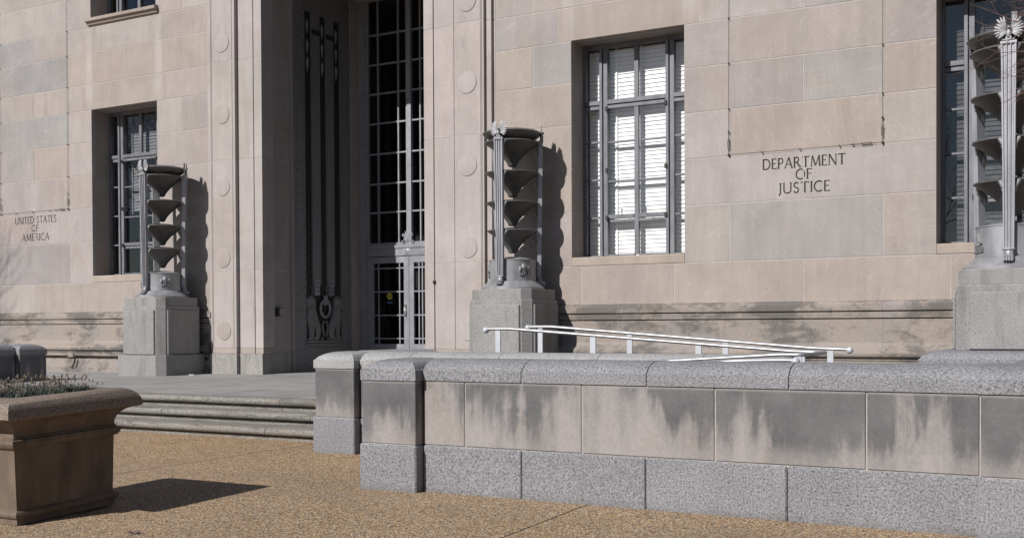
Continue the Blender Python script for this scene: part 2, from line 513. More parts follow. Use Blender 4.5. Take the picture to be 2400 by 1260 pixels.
# ------------------------------------------------------------------ terrace in front of the entrance
TZ0, TZ1 = .515, .462                     # height at the facade and at the top step
def tz(x, y):
    return TZ1 + (TZ1 * 0 + TZ0 - TZ1) * min(max((y + 4.95) / 4.95, 0), 1.0) - .008 * max(0, -3.5 - x) * (1 if y > -2.4 else .6)
tb = MB().box(-14, 4.45, -4.70, 3.3, -.02, .40)
tb.box(4.45, 13.2, -4.35, .3, -.02, .30)
terrace = obj('terrace', tb, 'soil'); tag(terrace, kind='structure')
txj = [-14, -11.8, -10, -8.4, -6.9, -5.2, -3.6, -2.1, -.55, 1.2, 2.7, 4.42]
tyj = [-4.55, -3.35, -2.3, -1.15, .0]
for j in range(4):
    sh = .55 if j % 2 else 0
    xs = [txj[0]] + [x + sh for x in txj[1:-1]] + [txj[-1]]
    for i in range(len(xs) - 1):
        x0, x1, y0, y1 = xs[i] + .012, xs[i + 1] - .012, tyj[j] + .016, tyj[j + 1] - .016
        if j == 3: y1 = .2
        c = [(x0, y0), (x1, y0), (x1, y1), (x0, y1)]
        m = MB().add([(x, y, tz(x, y)) for x, y in c] + [(x, y, .395) for x, y in c], [(0, 1, 2, 3), (7, 6, 5, 4), (0, 4, 5, 1), (1, 5, 6, 2), (2, 6, 7, 3), (3, 7, 4, 0)])
        obj('paving_slab', m, 'terrace', terrace)
piece('threshold_slab', (-1.9, 1.9, .21, 3.25, .39, .519), 'terrace', terrace)

# ------------------------------------------------------------------ the entrance steps
steps = root('entrance_steps', (0, -5.2, 0), 'three weathered granite steps with rounded nosings up to the terrace', 'steps')
H = .157
def step_prof(yn, z1, yb):
    p = [(yb, z1 - .004)]
    rr = .047
    for k in range(9):
        a = R(90 + 180 * k / 8)
        p.append((yn + rr + rr * math.cos(a), z1 - rr + rr * math.sin(a)))
    p += [(yn + .105, z1 - 2 * rr - .002), (yn + .105, z1 - 2 * rr - .016), (yn + .075, z1 - 2 * rr - .018), (yn + .075, z1 - H - .012), (yb, z1 - H - .012)]
    return p
for k, (yn, yb, z1, js) in enumerate(((-5.56, -4.9, H, [-4.5, -2.2, .55, 3.06, 4.43]), (-5.22, -4.6, 2 * H - .002, [-4.5, -1.6, .92, 3.5, 4.43]), (-4.90, -4.54, .468, [-4.5, -2.9, .0, 2.72, 4.43]))):
    for i in range(len(js) - 1):
        obj('step_stone', MB().prism_x(step_prof(yn, z1, yb), js[i] + .004, js[i + 1] - .004), 'step', steps, True, 50)
obj('step_footing', MB().box(-4.5, 4.43, -4.88, -4.45, -.02, .30), 'granite_step', steps)

# ================================================================== THE BUILDING
bld = root('government_building', (0, 0, .5), 'pale limestone government building with tall recessed entrance and carved inscriptions', 'building')
WX = (4.652, 6.570); W3 = (10.206, 12.124)
ZR = [1.75, 2.37, 3.24, 3.95, 4.65, 5.335, 6.005, 6.55, 7.22, 7.75, 8.43, 9.10, 9.8]
ROWJ = [[4.81, 6.40, 8.39, 10.39, 12.1], [3.95, 7.28, 9.5], [8.385], [3.94, 7.28, 9.5], [7.28, 8.385, 9.5], [3.96, 7.28, 9.5],
        [4.41, 6.81, 8.385, 9.96, 12.37], [3.95, 5.61, 7.28, 9.5, 11.2], [4.70, 6.39, 7.28, 8.385, 9.5, 11.9], [3.94, 7.28, 9.5], [7.28, 8.385, 9.5], [5.0, 7.28, 9.5]]
PINK, TAN, GREY, PALE, COOL = (.324, .288, .273), (.324, .280, .250), (.292, .271, .262), (.338, .306, .294), (.268, .259, .256)
OVER = {(-1, 7, 7.28): COOL, (-1, 5, 7.28): COOL, (-1, 8, 8.385): COOL, (-1, 8, 7.28): PINK, (-1, 6, 4.41): TAN, (-1, 7, 5.61): TAN, (-1, 7, 3.95): TAN,
        (-1, 6, 7.28): TAN, (-1, 3, 7.28): PINK, (-1, 4, 7.28): TAN, (-1, 1, 7.28): GREY, (1, 3, 7.28): TAN, (1, 4, 3.25): TAN, (1, 3, 3.94): TAN, (1, 5, 3.96): GREY,
        (1, 5, 3.25): TAN, (1, 6, 4.41): TAN, (1, 4, 7.28): GREY, (1, 4, 8.385): GREY, (1, 5, 7.28): PINK, (1, 1, 7.28): GREY, (1, 2, 6.57): PALE, (1, 2, 8.385): PALE,
        (-1, 2, 6.57): PALE, (-1, 5, 3.25): GREY}
XE = 13.4
srng = random.Random(21)
def jit(c, k=.03):
    a = 1 + srng.uniform(-k, k)
    return tuple(min(1, q * a * (1 + srng.uniform(-.012, .012))) for q in c)
G = .0075
for sd in (-1, 1):
    for r in range(len(ZR) - 1):
        z0, z1 = ZR[r], ZR[r + 1]
        holes = []
        if 1 <= r <= 5: holes = [WX, W3]
        elif 9 <= r <= 11: holes = [WX, W3]
        cuts = sorted({3.25, XE, *ROWJ[r], *[q for h in holes for q in h]})
        for a, b in zip(cuts[:-1], cuts[1:]):
            if any(a >= h[0] - .01 and b <= h[1] + .01 for h in holes): continue
            if b - a < .05: continue
            key = (sd, r, a)
            base = OVER.get(key) or srng.choice([PINK, PINK, PINK, GREY, PALE, TAN] if r else [TAN, TAN, PINK])
            ga = 0 if any(abs(a - h[0]) < .01 or abs(a - h[1]) < .01 for h in holes) else G
            gb = 0 if any(abs(b - h[0]) < .01 or abs(b - h[1]) < .01 for h in holes) else G
            x0, x1 = a + ga, b - gb
            if sd < 0: x0, x1 = -x1, -x0
            pr = srng.uniform(-.0012, .0012)
            piece('stone_block', (x0, x1, pr, .09, z0 + (G if r else 0), z1 - G), 'stone', bld, .003, jit(base))
# core wall with the openings left free
core = MB()
def wallrect(x0, x1, z0, z1, y0=.005, y1=.62):
    core.box(x0, x1, y0, y1, z0, z1)
e = .06
cols_ = [(-XE, -W3[1] - e), (-W3[0] + e, -WX[1] - e), (-WX[0] + e, -2.45), (2.45, WX[0] - e), (WX[1] + e, W3[0] - e), (W3[1] + e, XE)]
for a, b in cols_:
    if abs(abs((a + b) / 2) - 8.388) < .05:                 # keep clear of the carved stones
        wallrect(a, b, .3, 3.258); wallrect(a, b, 3.932, 12.0); wallrect(a, b, 3.258, 3.932, .05)
        xm = math.copysign(8.385, a); wallrect(xm - .0072, xm + .0072, 3.258, 3.932, .005, .0495)
    else: wallrect(a, b, .3, 12.0)
for sd in (-1, 1):
    for h in (WX, W3):
        a, b = (h[0] - e, h[1] + e) if sd > 0 else (-h[1] - e, -h[0] + e)
        wallrect(a, b, .3, 2.37); wallrect(a, b, 6.005 + e, 7.80); wallrect(a, b, 11.2, 12.0)
for sd in (-1, 1):
    for h in (WX, W3):
        for q0, q1 in ((h[0] - e - .002, h[0] - .0008), (h[1] + .0008, h[1] + e + .002)):
            a, b = (q0, q1) if sd > 0 else (-q1, -q0)
            core.box(a, b, .0052, .0915, 2.372, 6.02); core.box(a, b, .0052, .0915, 7.80, 11.15)
obj('wall_core', core, 'mortar', bld)
up_ = MB().box(-XE, XE, -.004, .09, 9.8, 12.0)
obj('upper_wall', up_, 'stone', bld, color=PINK)
sh = MB()
sh.box(-XE, XE, 8.0, 8.2, .3, 12.0).box(-XE, -XE + .2, .62, 8, .3, 12).box(XE - .2, XE, .62, 8, .3, 12).box(-XE, XE, .0, 8.2, 12.001, 12.2)
sh.box(-XE, XE, 3.4, 8.0, .40, .512).box(-XE, -1.99, .62, 3.4, .40, .512).box(1.99, XE, .62, 3.4, .40, .512)
obj('building_shell', sh, 'room', bld)

# --- windows
def window(sd, hx, z0, z1, kind):
    a, b = hx
    cx = (a + b) / 2 * sd
    wd = 'window'
    # frame members, x measured from the opening's left edge as seen from outside
    L = a if sd > 0 else -b
    yf0, yf1 = .452, .53
    fr = MB()
    fr.box(L, L + .055, yf0, yf1, z0, z1).box(L + 1.863, L + 1.918, yf0, yf1, z0, z1)
    fr.box(L + .055, L + 1.863, yf0, yf1, z1 - .07, z1)
    root_ = obj(wd, fr, 'paint', bld)
    def part(n, bx, m='paint', c=.004): return piece(n, bx, m, root_, c)
    for m0 in (.306, 1.455):
        part('mullion', (L + m0, L + m0 + .05, yf0 - .035, yf1, z0, z1 - .07))
        part('mullion', (L + m0 + .062, L + m0 + .135, yf0 - .012, yf1, z0, z1 - .07))
    top = 4.96 - 2.52 + z0 if kind != 'upper' else z0 + 2.4
    # transom
    for q0, q1 in ((.055, .306), (.441, 1.455), (1.59, 1.863)):
        part('transom', (L + q0, L + q1, yf0 - .03, yf1, top + .06, top + .13))
        part('transom', (L + q0, L + q1, yf0 - .01, yf1, top - .01, top + .045))
    # centre mullion and casement rails
    part('mullion', (L + .905, L + .98, yf0, yf1 - .02, z0 + .04, z1 - .07))
    for q0, q1 in ((.441, .905), (.98, 1.455)):
        part('rail', (L + q0, L + q1, yf0, yf1 - .01, z0 + .0, z0 + .055))
        part('rail', (L + q0, L + q1, yf0, yf1 - .01, z0 + .575, z0 + .62))
        part('rail', (L + q0, L + q1, yf0 - .01, yf1 - .01, z0 + .635, z0 + .70))
        for zz in (1.245, 1.885):
            part('muntin', (L + q0, L + q1, yf0 + .01, yf1 - .02, z0 + zz - .014, z0 + zz + .014), c=.002)
    for q0, q1 in ((.055, .306), (1.59, 1.863)):
        part('rail', (L + q0, L + q1, yf0, yf1 - .01, z0 + .0, z0 + .045))
        for zz in (.66, 1.28, 1.90):
            part('muntin', (L + q0, L + q1, yf0 + .01, yf1 - .02, z0 + zz - .016, z0 + zz + .016), c=.002)
    # stays and latches
    hw = MB()
    for q in (.44, 1.46):
        for zz in (.655, 1.43, 2.43):
            hw.box(L + q - .022, L + q + .022, yf0 - .06, yf0 - .0355, z0 + zz - .045, z0 + zz + .03, .006)
    for q in (.70, 1.12):
        hw.tube([(L + q, yf0 - .03, z0 + .70), (L + q, yf0 - .03, z0 + .77)], .008, 6).ell((L + q, yf0 - .03, z0 + .775), (.018, .012, .012), 8, 5)
    obj('latch', hw, 'wire', root_)
    # panes
    gm = 'glass'
    zc = [z0 + .055, z0 + .575, z0 + .70, z0 + 1.231, z0 + 1.871, top - .01, top + .13, z1 - .07]
    for q0, q1 in ((.441, .905), (.98, 1.455)):
        for za, zb in ((zc[0], zc[1]), (zc[2], zc[3]), (zc[3] + .028, zc[4]), (zc[4] + .028, zc[5]), (zc[6], zc[7])):
            part('pane', (L + q0, L + q1, .492, .497, za, zb), gm, 0)
    for q0, q1 in ((.055, .306), (1.59, 1.863)):
        for za, zb in ((z0 + .045, z0 + .644), (z0 + .676, z0 + 1.264), (z0 + 1.296, z0 + 1.884), (z0 + 1.916, top - .01), (zc[6], zc[7])):
            part('pane', (L + q0, L + q1, .492, .497, za, zb), gm, 0)
    # blind
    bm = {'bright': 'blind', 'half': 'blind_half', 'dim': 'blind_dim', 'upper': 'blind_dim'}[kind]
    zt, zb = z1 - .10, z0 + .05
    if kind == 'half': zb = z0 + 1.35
    if kind == 'upper': zb = z0 + 2.2
    pitch = .068
    me = MB()
    me.add([(-.92, -.010, -.0325), (.92, -.010, -.0325), (.92, .006, .0325), (-.92, .006, .0325), (-.92, -.006, -.0335), (.92, -.006, -.0335), (.92, .010, .0315), (-.92, .010, .0315)],
           [(0, 1, 2, 3), (7, 6, 5, 4), (0, 4, 5, 1), (1, 5, 6, 2), (2, 6, 7, 3), (3, 7, 4, 0)])
    sm = me.mesh('slat'); sm.materials.append(MAT[bm])
    off = WORLD[root_.name]
    k = 0
    while zt - k * pitch > zb:
        o = bpy.data.objects.new('blind_slat', sm); col.objects.link(o); o.parent = root_
        o.location = (L + .959 - off[0], .625 - off[1], zt - k * pitch - off[2])
        o.rotation_euler = (srng.uniform(-.06, .06), srng.uniform(-.002, .002), 0)
        k += 1
    tp = MB()
    for q in (.52, .95, 1.40): tp.box(L + q, L + q + .03, .600, .602, zb - .03, zt + .04)
    obj('blind_tape', tp, bm, root_)
    # stone reveals
    rv = MB()
    rv.box(L - .058, L, .092, .60, z0 - .01, z1 + .05).box(L + 1.918, L + 1.976, .092, .60, z0 - .01, z1 + .05)
    rv.box(L - .056, L + 1.974, .092, .60, z1 + .002, z1 + .055)
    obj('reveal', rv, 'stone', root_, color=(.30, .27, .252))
    # sill
    if kind != 'upper':
        sp = [(-.004, 2.378), (-.004, 2.50), (.012, 2.515), (.60, 2.538), (.60, 2.378)]
        obj('sill', MB().prism_x(sp, L + .004, L + 1.914), 'stone', root_, color=(.34, .288, .245))
    else:
        sp = [(.6, z0 + .02), (.0, z0 + .0), (-.085, z0 - .015), (-.105, z0 - .03), (-.105, z0 - .085), (-.085, z0 - .10), (-.06, z0 - .105), (-.04, z0 - .15), (-.004, z0 - .155), (.6, z0 - .155)]
        obj('sill', MB().prism_x(sp, L - .06, L + 1.978), 'stone', root_, color=(.30, .255, .22))
    return root_
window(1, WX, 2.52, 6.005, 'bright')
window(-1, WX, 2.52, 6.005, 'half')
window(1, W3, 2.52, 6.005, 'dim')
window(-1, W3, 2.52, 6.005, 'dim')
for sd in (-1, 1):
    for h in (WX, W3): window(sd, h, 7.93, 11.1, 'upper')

# --- moulded base course along the facade
BP = [(.12, 1.752), (-.012, 1.752), (-.05, 1.735), (-.078, 1.70), (-.085, 1.66), (-.082, 1.612), (-.078, 1.607), (-.01, 1.605), (-.01, 1.592), (-.066, 1.590), (-.066, 1.507), (-.060, 1.503),
      (.01, 1.502), (.01, 1.489), (-.046, 1.487), (-.046, 1.15), (-.055, 1.135), (-.085, 1.105), (-.14, 1.075), (-.185, 1.04), (-.20, 1.0), (-.195, .965), (-.175, .945), (-.13, .936),
      (-.13, .925), (-.15, .918), (-.15, .905), (-.125, .897), (-.15, .890), (-.15, .835), (-.145, .83), (-.04, .825), (-.04, .775), (-.12, .765), (-.14, .58), (-.175, .57), (-.185, .30), (.12, .30)]
for sd in (-1, 1):
    js = [3.16, 5.52, 7.22, 9.51, 11.4, XE]
    for i in range(len(js) - 1):
        x0, x1 = js[i] + .0012, js[i + 1] - .0012
        if sd < 0: x0, x1 = -x1, -x0
        obj('base_moulding', MB().prism_x(BP, x0, x1), 'base', bld, True, 28)
# bracket block under the bench moulding on the far side
for x in (-7.19, 7.9):
    piece('bracket', (x, x + .18, -.17, -.05, .79, .893), 'base', bld, .008)

# --- pilasters beside the entrance
def pil_plan(sd, grow=0.0, plain=False):
    if plain:
        p = [(1.84, -.075), (2.42, -.075), (2.42, -.155), (3.11, -.155), (3.11, -.09), (3.22, -.09), (3.22, .28), (1.84, .28)]
    else:
        p = [(1.84, -.05), (2.030, -.05), (2.030, -.005), (2.052, -.005), (2.052, -.05), (2.44, -.05), (2.44, -.13), (2.500, -.13), (2.500, -.112), (2.510, -.112), (2.510, -.13),
             (3.025, -.13), (3.025, -.112), (3.034, -.112), (3.034, -.13), (3.048, -.13), (3.048, -.112), (3.057, -.112), (3.057, -.13), (3.09, -.13), (3.09, -.065), (3.20, -.065), (3.20, -.002), (3.2455, -.002), (3.2455, .28), (1.84, .28)]
    return [(x * sd, y) for x, y in p]
for sd in (-1, 1):
    pz = [1.02, 2.508, 4.65, 6.55, 8.65, 12.0]
    base_m = MB().prism_z(pil_plan(sd, plain=True), .48, .905)
    pil = obj('pilaster', base_m, 'granite_step', bld)
    obj('plinth_block', MB().prism_z([(q[0], q[1]) for q in pil_plan(sd, plain=False) if True], .909, 1.016) if False else
        MB().prism_z([(x * sd, y) for x, y in [(1.84, -.05), (2.030, -.05), (2.030, -.005), (2.052, -.005), (2.052, -.05), (2.44, -.05), (2.44, -.132), (3.09, -.132), (3.09, -.067), (3.20, -.067), (3.20, .28), (1.84, .28)]], .909, 1.017),
        'stone', pil, color=TAN)
    for i in range(5):
        obj('pilaster_block', MB().prism_z(pil_plan(sd), pz[i] + .001, pz[i + 1] - .012), 'stone', pil, color=jit((.352, .318, .306), .02))
    for z in pz[1:-1]:
        obj('mortar_joint', MB().prism_z([(x * sd, y) for x, y in [(1.845, -.046), (2.03, -.046), (2.03, -.002), (2.052, -.002), (2.052, -.046), (2.445, -.046), (2.445, -.126), (3.085, -.126), (3.085, -.061), (3.196, -.061), (3.196, .27), (1.845, .27)]], z - .0115, z + .0005), 'mortar', pil)
    for z in (1.35, 2.75, 4.135, 5.525, 6.90, 8.28):
        prof = [(.184, 0), (.184, .006), (.181, .0105), (.176, .0115), (.0001, .0115)]
        d = MB().lathe([(r, h) for r, h in prof], 40)
        X0 = 2.765 * sd
        d.xf(lambda p: Vector((X0 + p.x, -.1305 - p.z, z + p.y)))
        obj('disc', d, 'stone', pil, True, 50, color=(.352, .319, .307))
# lintel over the entrance
piece('lintel', (-1.835, 1.835, -.04, .9, 8.33, 12.0), 'stone', bld, 0, PINK)

# --- the recess: jambs, ceiling, aluminium leaves
for sd in (-1, 1):
    jm = MB()
    def jb(x0, x1, *r):
        if sd < 0: x0, x1 = -x1, -x0
        jm.box(x0, x1, *r)
    jb(1.86, 2.44, .284, .53, .92, 8.33); jb(1.875, 2.44, .533, .80, .92, 8.33); jb(1.835, 2.44, .803, .86, .92, 8.33)
    jb(1.93, 2.44, .862, 2.73, .92, 8.33); jb(1.84, 2.44, 2.732, 3.02, .92, 8.33); jb(1.80, 2.44, 3.022, 3.45, .92, 8.33)
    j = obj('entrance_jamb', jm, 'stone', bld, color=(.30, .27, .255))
    for a_, y0, y1 in ((1.85, .284, .53), (1.865, .533, .80), (1.825, .803, .86), (1.83, 2.732, 3.02), (1.79, 3.022, 3.45)):
        x0, x1 = (a_, 2.44) if sd > 0 else (-2.44, -a_)
        piece('jamb_base', (x0, x1, y0, y1, .40, .915), 'granite_step', j)
    for y0, y1, a_ in ((.290, .525, 1.8595), (.54, .795, 1.8745)):
        for z in (2.508, 4.65, 6.55):
            x0, x1 = (a_ - .0008, a_ + .01) if sd > 0 else (-a_ - .01, -a_ + .0008)
            piece('mortar_joint', (x0, x1, y0, y1, z - .006, z + .006), 'mortar', j)
piece('entrance_ceiling', (-2.4, 2.4, .9, 3.45, 8.335, 8.6), 'stone', bld, 0, GREY)

def leaf(sd):
    """great aluminium leaf folded back on the jamb; local u = depth (y), built on plane x"""
    def T(p):                            # (u, out, z) -> world
        return Vector((sd * (1.925 - p.y), p.x, p.z))
    m = MB().box(.868, 2.722, 0, .018, .52, 8.2)
    # frame members standing proud, leaving three tall slots
    slots = ((1.255, 1.475), (1.735, 1.940), (2.184, 2.405))
    for u0, u1 in ((.868, 1.255), (1.475, 1.735), (1.94, 2.184), (2.405, 2.722)):
        m.box(u0, u1, .0185, .062, 2.27 if 1.2 < u0 < 2.3 else .52, 8.2)
    for u0, u1 in slots: m.box(u0, u1, .0185, .062, 7.76, 8.2)
    m.box(1.2552, 2.4048, .0185, .0625, .52, 1.075)
    lf_ = obj('aluminium_leaf', m.xf(T), 'alu_dark', bld)
    # dark openwork behind the slots
    dk = MB()
    for u0, u1 in slots: dk.box(u0 + .002, u1 - .002, .0195, .024, 2.06, 7.758)
    dk.box(1.257, 2.403, .0195, .024, 1.09, 2.055)
    obj('slot_lining', dk.xf(T), 'black', lf_)
    # cross bar and pendants at the head of the slots
    for u0, u1 in ((1.475, 1.735), (1.94, 2.184)): obj('cross_bar', MB().box(u0 + .002, u1 - .002, .0626, .066, 7.33, 7.43).xf(T), 'black', lf_)
    for u0, u1 in slots:
        uc = (u0 + u1) / 2
        for zc in (7.45, 7.06, 6.70):
            pm = MB().loops([[(uc - .002, .03, zc + .16), (uc + .002, .03, zc + .16), (uc + .002, .034, zc + .16), (uc - .002, .034, zc + .16)],
                             [(uc - .032, .03, zc + .08), (uc + .032, .03, zc + .08), (uc + .02, .06, zc + .08), (uc - .02, .06, zc + .08)],
                             [(uc - .026, .03, zc - .03), (uc + .026, .03, zc - .03), (uc + .018, .055, zc - .03), (uc - .018, .055, zc - .03)],
                             [(uc - .002, .03, zc - .17), (uc + .002, .03, zc - .17), (uc + .002, .034, zc - .17), (uc - .002, .034, zc - .17)]])
            obj('pendant', pm.xf(T), 'alu', lf_)
    # notched blocks above the lions
    for u0 in (1.515, 1.985):
        nb = MB()
        for k in range(4): nb.box(u0, u0 + .165, .03, .075, 2.06 + k * .085, 2.13 + k * .085, .006)
        nb.box(u0 + .02, u0 + .145, .026, .05, 2.05, 2.40)
        obj('notched_block', nb.xf(T), 'alu', lf_)
    # ring on its plaque
    rg = MB()
    rp = [(1.85 + .155 * math.cos(2 * math.pi * k / 28), .065, 1.79 + .175 * math.sin(2 * math.pi * k / 28)) for k in range(29)]
    rg.tube(rp, .028, 8, cap=False)
    rg.box(1.79, 1.91, .05, .095, 1.86, 2.06, .008)
    obj('ring', rg.xf(T), 'alu', lf_, True)
    # the pair of seated lions, in relief
    lion = [(.02, 1.99), (.10, 2.05), (.20, 2.045), (.255, 1.99), (.27, 1.90), (.265, 1.80), (.29, 1.72), (.335, 1.60), (.395, 1.50), (.43, 1.42), (.445, 1.34), (.43, 1.25), (.39, 1.17), (.36, 1.145),
            (.20, 1.145), (.20, 1.17), (.26, 1.20), (.285, 1.26), (.265, 1.34), (.235, 1.42), (.215, 1.36), (.21, 1.24), (.20, 1.19), (.175, 1.145), (.03, 1.145), (.025, 1.175), (.085, 1.20), (.095, 1.30), (.07, 1.42),
            (.035, 1.52), (.02, 1.60), (.03, 1.68), (.045, 1.76), (.03, 1.82), (.005, 1.86), (-.005, 1.92)]
    for mir in (0, 1):
        lm = MB()
        pts = [(1.26 + u if not mir else 2.40 - u, z) for u, z in lion]
        n = len(pts)
        cu = sum(p[0] for p in pts) / n; cz = sum(p[1] for p in pts) / n
        a0 = [(u, .026, z) for u, z in pts]; a1 = [(u, .068, z) for u, z in pts]
        a2 = [(u + (cu - u) * .07, .084, z + (cz - z) * .04) for u, z in pts]
        lm.loops([a0, a1, a2], True, True)
        f = (lambda u: 1.26 + u) if not mir else (lambda u: 2.40 - u)
        lm.ell((f(.13), .086, 1.94), (.10, .02, .085), 12, 6); lm.ell((f(.34), .085, 1.33), (.075, .018, .13), 12, 6); lm.ell((f(.13), .086, 1.68), (.085, .02, .15), 12, 6)
        lm.tube([(f(.42), .07, 1.18), (f(.50), .072, 1.16), (f(.53), .074, 1.24), (f(.49), .074, 1.38), (f(.485), .074, 1.48), (f(.52), .074, 1.53), (f(.555), .074, 1.50)], .020, 7)
        obj('lion_relief', lm.xf(T), 'alu_dark', lf_, True, 40)
    obj('relief_ledge', MB().box(1.24, 2.42, .0632, .088, 1.035, 1.08, .006).box(1.26, 2.40, .0632, .08, 1.09, 1.14, .004).xf(T), 'alu_dark', lf_)
    # rivets
    rv = MB()
    for uc in (1.0, 1.205, 2.455, 2.63):
        z = .66
        while z < 8.1:
            rv.lathe([(.014, 0), (.012, .006), (.001, .010)], 6)
            nn = 18
            rv.v[-nn:] = [(uc + q[0], .062 + q[2], z + q[1]) for q in rv.v[-nn:]]
            z += .155
    for k in range(10):
        rv.lathe([(.014, 0), (.012, .006), (.001, .010)], 6)
        rv.v[-18:] = [(1.30 + k * .115 + q[0], .063 + q[2], 1.0 + q[1]) for q in rv.v[-18:]]
    tag(obj('rivets', rv.xf(T), 'wire', lf_), kind='stuff')
leaf(-1); leaf(1)

# --- glazed entrance screen and doors
YD = 3.05
scr = MB()
for sd in (-1, 1):
    for (x0, x1, dy) in ((1.66, 1.80, -.05), (1.60, 1.66, -.02)):
        a, b = (x0, x1) if sd > 0 else (-x1, -x0)
        scr.box(a, b, YD + dy, YD + .12, .52, 8.33)
    a, b = (.535, .60) if sd > 0 else (-.60, -.535)
    scr.box(a - .045 * 1, a - .005, YD - .01, YD + .11, 3.132, 8.33); scr.box(a + .002, b + .035, YD - .045, YD + .11, 3.132, 8.33)
screen = obj('entrance_screen', scr, 'alu_door', bld)
hb = MB().box(-1.6, 1.6, YD - .06, YD + .10, 2.90, 3.06).box(-1.6, 1.6, YD - .08, YD + .10, 3.062, 3.13).box(-1.6, 1.6, YD - .03, YD + .1, 3.1305, 3.185)
obj('header', hb, 'alu_door', screen)
for x in (-.60, .60):
    ro = MB().lathe([(.062, 0), (.062, .012), (.045, .018), (.04, .012), (.02, .014), (.016, .024), (.0001, .026)], 24)
    ro.xf(lambda p: Vector((x + p.x, YD - .06 - p.z, 2.985 + p.y)))
    ro.box(x - .105, x + .105, YD - .066, YD - .0605, 2.905, 3.055)
    obj('rosette', ro, 'alu_door', screen, True)
    an = MB()
    for k, a in enumerate((-62, -36, -14, 0, 14, 36, 62)):
        ln = (.10, .15, .19, .22, .19, .15, .10)[k]
        d = Vector((math.sin(R(a)), 0, math.cos(R(a))))
        an.ell(Vector((x, YD - .045, 3.20)) + d * ln * .6, (.021, .010, ln * .55), 8, 6, Matrix.Rotation(R(a), 3, 'Y'))
    for sg in (-1, 1):
        for (cx, cz, r0) in ((.125, 3.185, .052), (.105, 3.335, .038)):
            sp_ = [(x + sg * (cx + r0 * (1 - k / 26) * math.cos(k * .36 + 2.5)), YD - .045, cz + r0 * (1 - k / 26) * math.sin(k * .36 + 2.5)) for k in range(22)]
            an.tube(sp_, .010, 6)
        an.tube([(x, YD - .045, 3.16), (x + sg * .05, YD - .045, 3.24), (x + sg * .075, YD - .045, 3.32)], .010, 6)
    obj('anthemion', an, 'alu_door', screen, True)
for x0, x1 in ((-.47, .47),):
    ch = MB()
    for k in range(15):
        xx = x0 + .02 + k * .06
        ch.add([(xx, YD - .0605, 2.92), (xx + .02, YD - .0605, 2.92), (xx + .05, YD - .0605, 2.98), (xx + .02, YD - .0605, 3.04), (xx, YD - .0605, 3.04), (xx + .03, YD - .0605, 2.98),
                (xx, YD - .068, 2.92), (xx + .02, YD - .068, 2.92), (xx + .05, YD - .068, 2.98), (xx + .02, YD - .068, 3.04), (xx, YD - .068, 3.04), (xx + .03, YD - .068, 2.98)],
               [(6, 7, 8, 11), (11, 8, 9, 10), (0, 1, 7, 6), (1, 2, 8, 7), (2, 3, 9, 8), (3, 4, 10, 9), (4, 5, 11, 10), (5, 0, 6, 11)])
    obj('chevron_band', ch, 'alu_door', screen)
for (x0, x1) in ((-1.60, -.60), (-.53, .53), (.60, 1.60)):
    for mx in (x0 + .24, x1 - .24):
        piece('muntin', (mx - .016, mx + .016, YD - .01, YD + .07, 3.185, 8.33), 'alu_door', screen)
    zs = [3.185, 3.83, 4.44, 5.075, 5.72, 6.35, 6.97, 7.60, 8.33]
    for z in zs[1:-1]:
        piece('muntin', (x0 + .002, x1 - .002, YD - .0125, YD + .06, z - .016, z + .016), 'alu_door', screen)
    for za, zb in zip(zs[:-1], zs[1:]):
        piece('pane', (x0, x1, YD + .03, YD + .036, za + .017, zb - .017), 'glass_dark', screen)
def door(x0, x1, handle_x):
    st = MB().box(x0, x0 + .115, YD - .04, YD + .04, .54, 2.885).box(x1 - .125, x1, YD - .04, YD + .04, .54, 2.885)
    st.box(x0 + .115, x1 - .125, YD - .04, YD + .04, 2.755, 2.885).box(x0 + .115, x1 - .125, YD - .04, YD + .04, .54, 1.045)
    d = obj('entrance_door', st, 'alu_door', bld)
    a, b = x0 + .115, x1 - .125
    for mx in (a + .12, b - .12):
        piece('muntin', (mx - .013, mx + .013, YD - .025, YD + .02, 1.046, 2.754), 'alu_door', d)
    zs = [1.045, 1.162, 1.653, 2.149, 2.645, 2.755]
    for z in zs[1:-1]:
        piece('muntin', (a + .001, b - .001, YD - .0275, YD + .015, z - .013, z + .013), 'alu_door', d)
    for za, zb in zip(zs[:-1], zs[1:]):
        piece('pane', (a, b, YD + .0, YD + .006, za + .014, zb - .014), 'glass_dark', d)
    h = MB().tube([(handle_x, YD - .04, 1.62), (handle_x, YD - .085, 1.65), (handle_x, YD - .10, 1.75), (handle_x, YD - .085, 1.85), (handle_x, YD - .04, 1.88)], .014, 8)
    h.box(handle_x - .022, handle_x + .022, YD - .047, YD - .0405, 1.58, 1.92, .003)
    obj('handle', h, 'steel', d, True)
    return d
d1 = door(-1.595, -.575, -.655)
door(-.565, .0, .0 - .065); door(.004, .565, .07); door(.575, 1.595, .655)
stk = MB().lathe([(.070, 0), (.070, .002), (.0001, .0025)], 28)
stk.xf(lambda p: Vector((-1.09 + p.x, YD - .0035 - p.z, 2.055 + p.y)))
tag(obj('sticker', stk, 'yellow', d1), 'round yellow sticker on the door glass')
bar = MB().box(-1.15, -1.03, YD - .008, YD - .0065, 2.043, 2.068)
for k in range(7): bar.box(-1.145 + k * .0165, -1.136 + k * .0165, YD - .0098, YD - .0085, 2.046, 2.064)
obj('sticker_print', MB().box(-1.155, -1.025, YD - .008, YD - .0065, 2.05, 2.068).box(-1.13, -1.05, YD - .008, YD - .0065, 2.015, 2.022).box(-1.12, -1.06, YD - .008, YD - .0065, 2.088, 2.096), 'black', d1)
obj('sticker_note', MB().box(-1.17, -1.01, YD - .006, YD - .0045, 1.925, 1.938).box(-1.15, -1.03, YD - .006, YD - .0045, 1.902, 1.914), 'blue', d1)

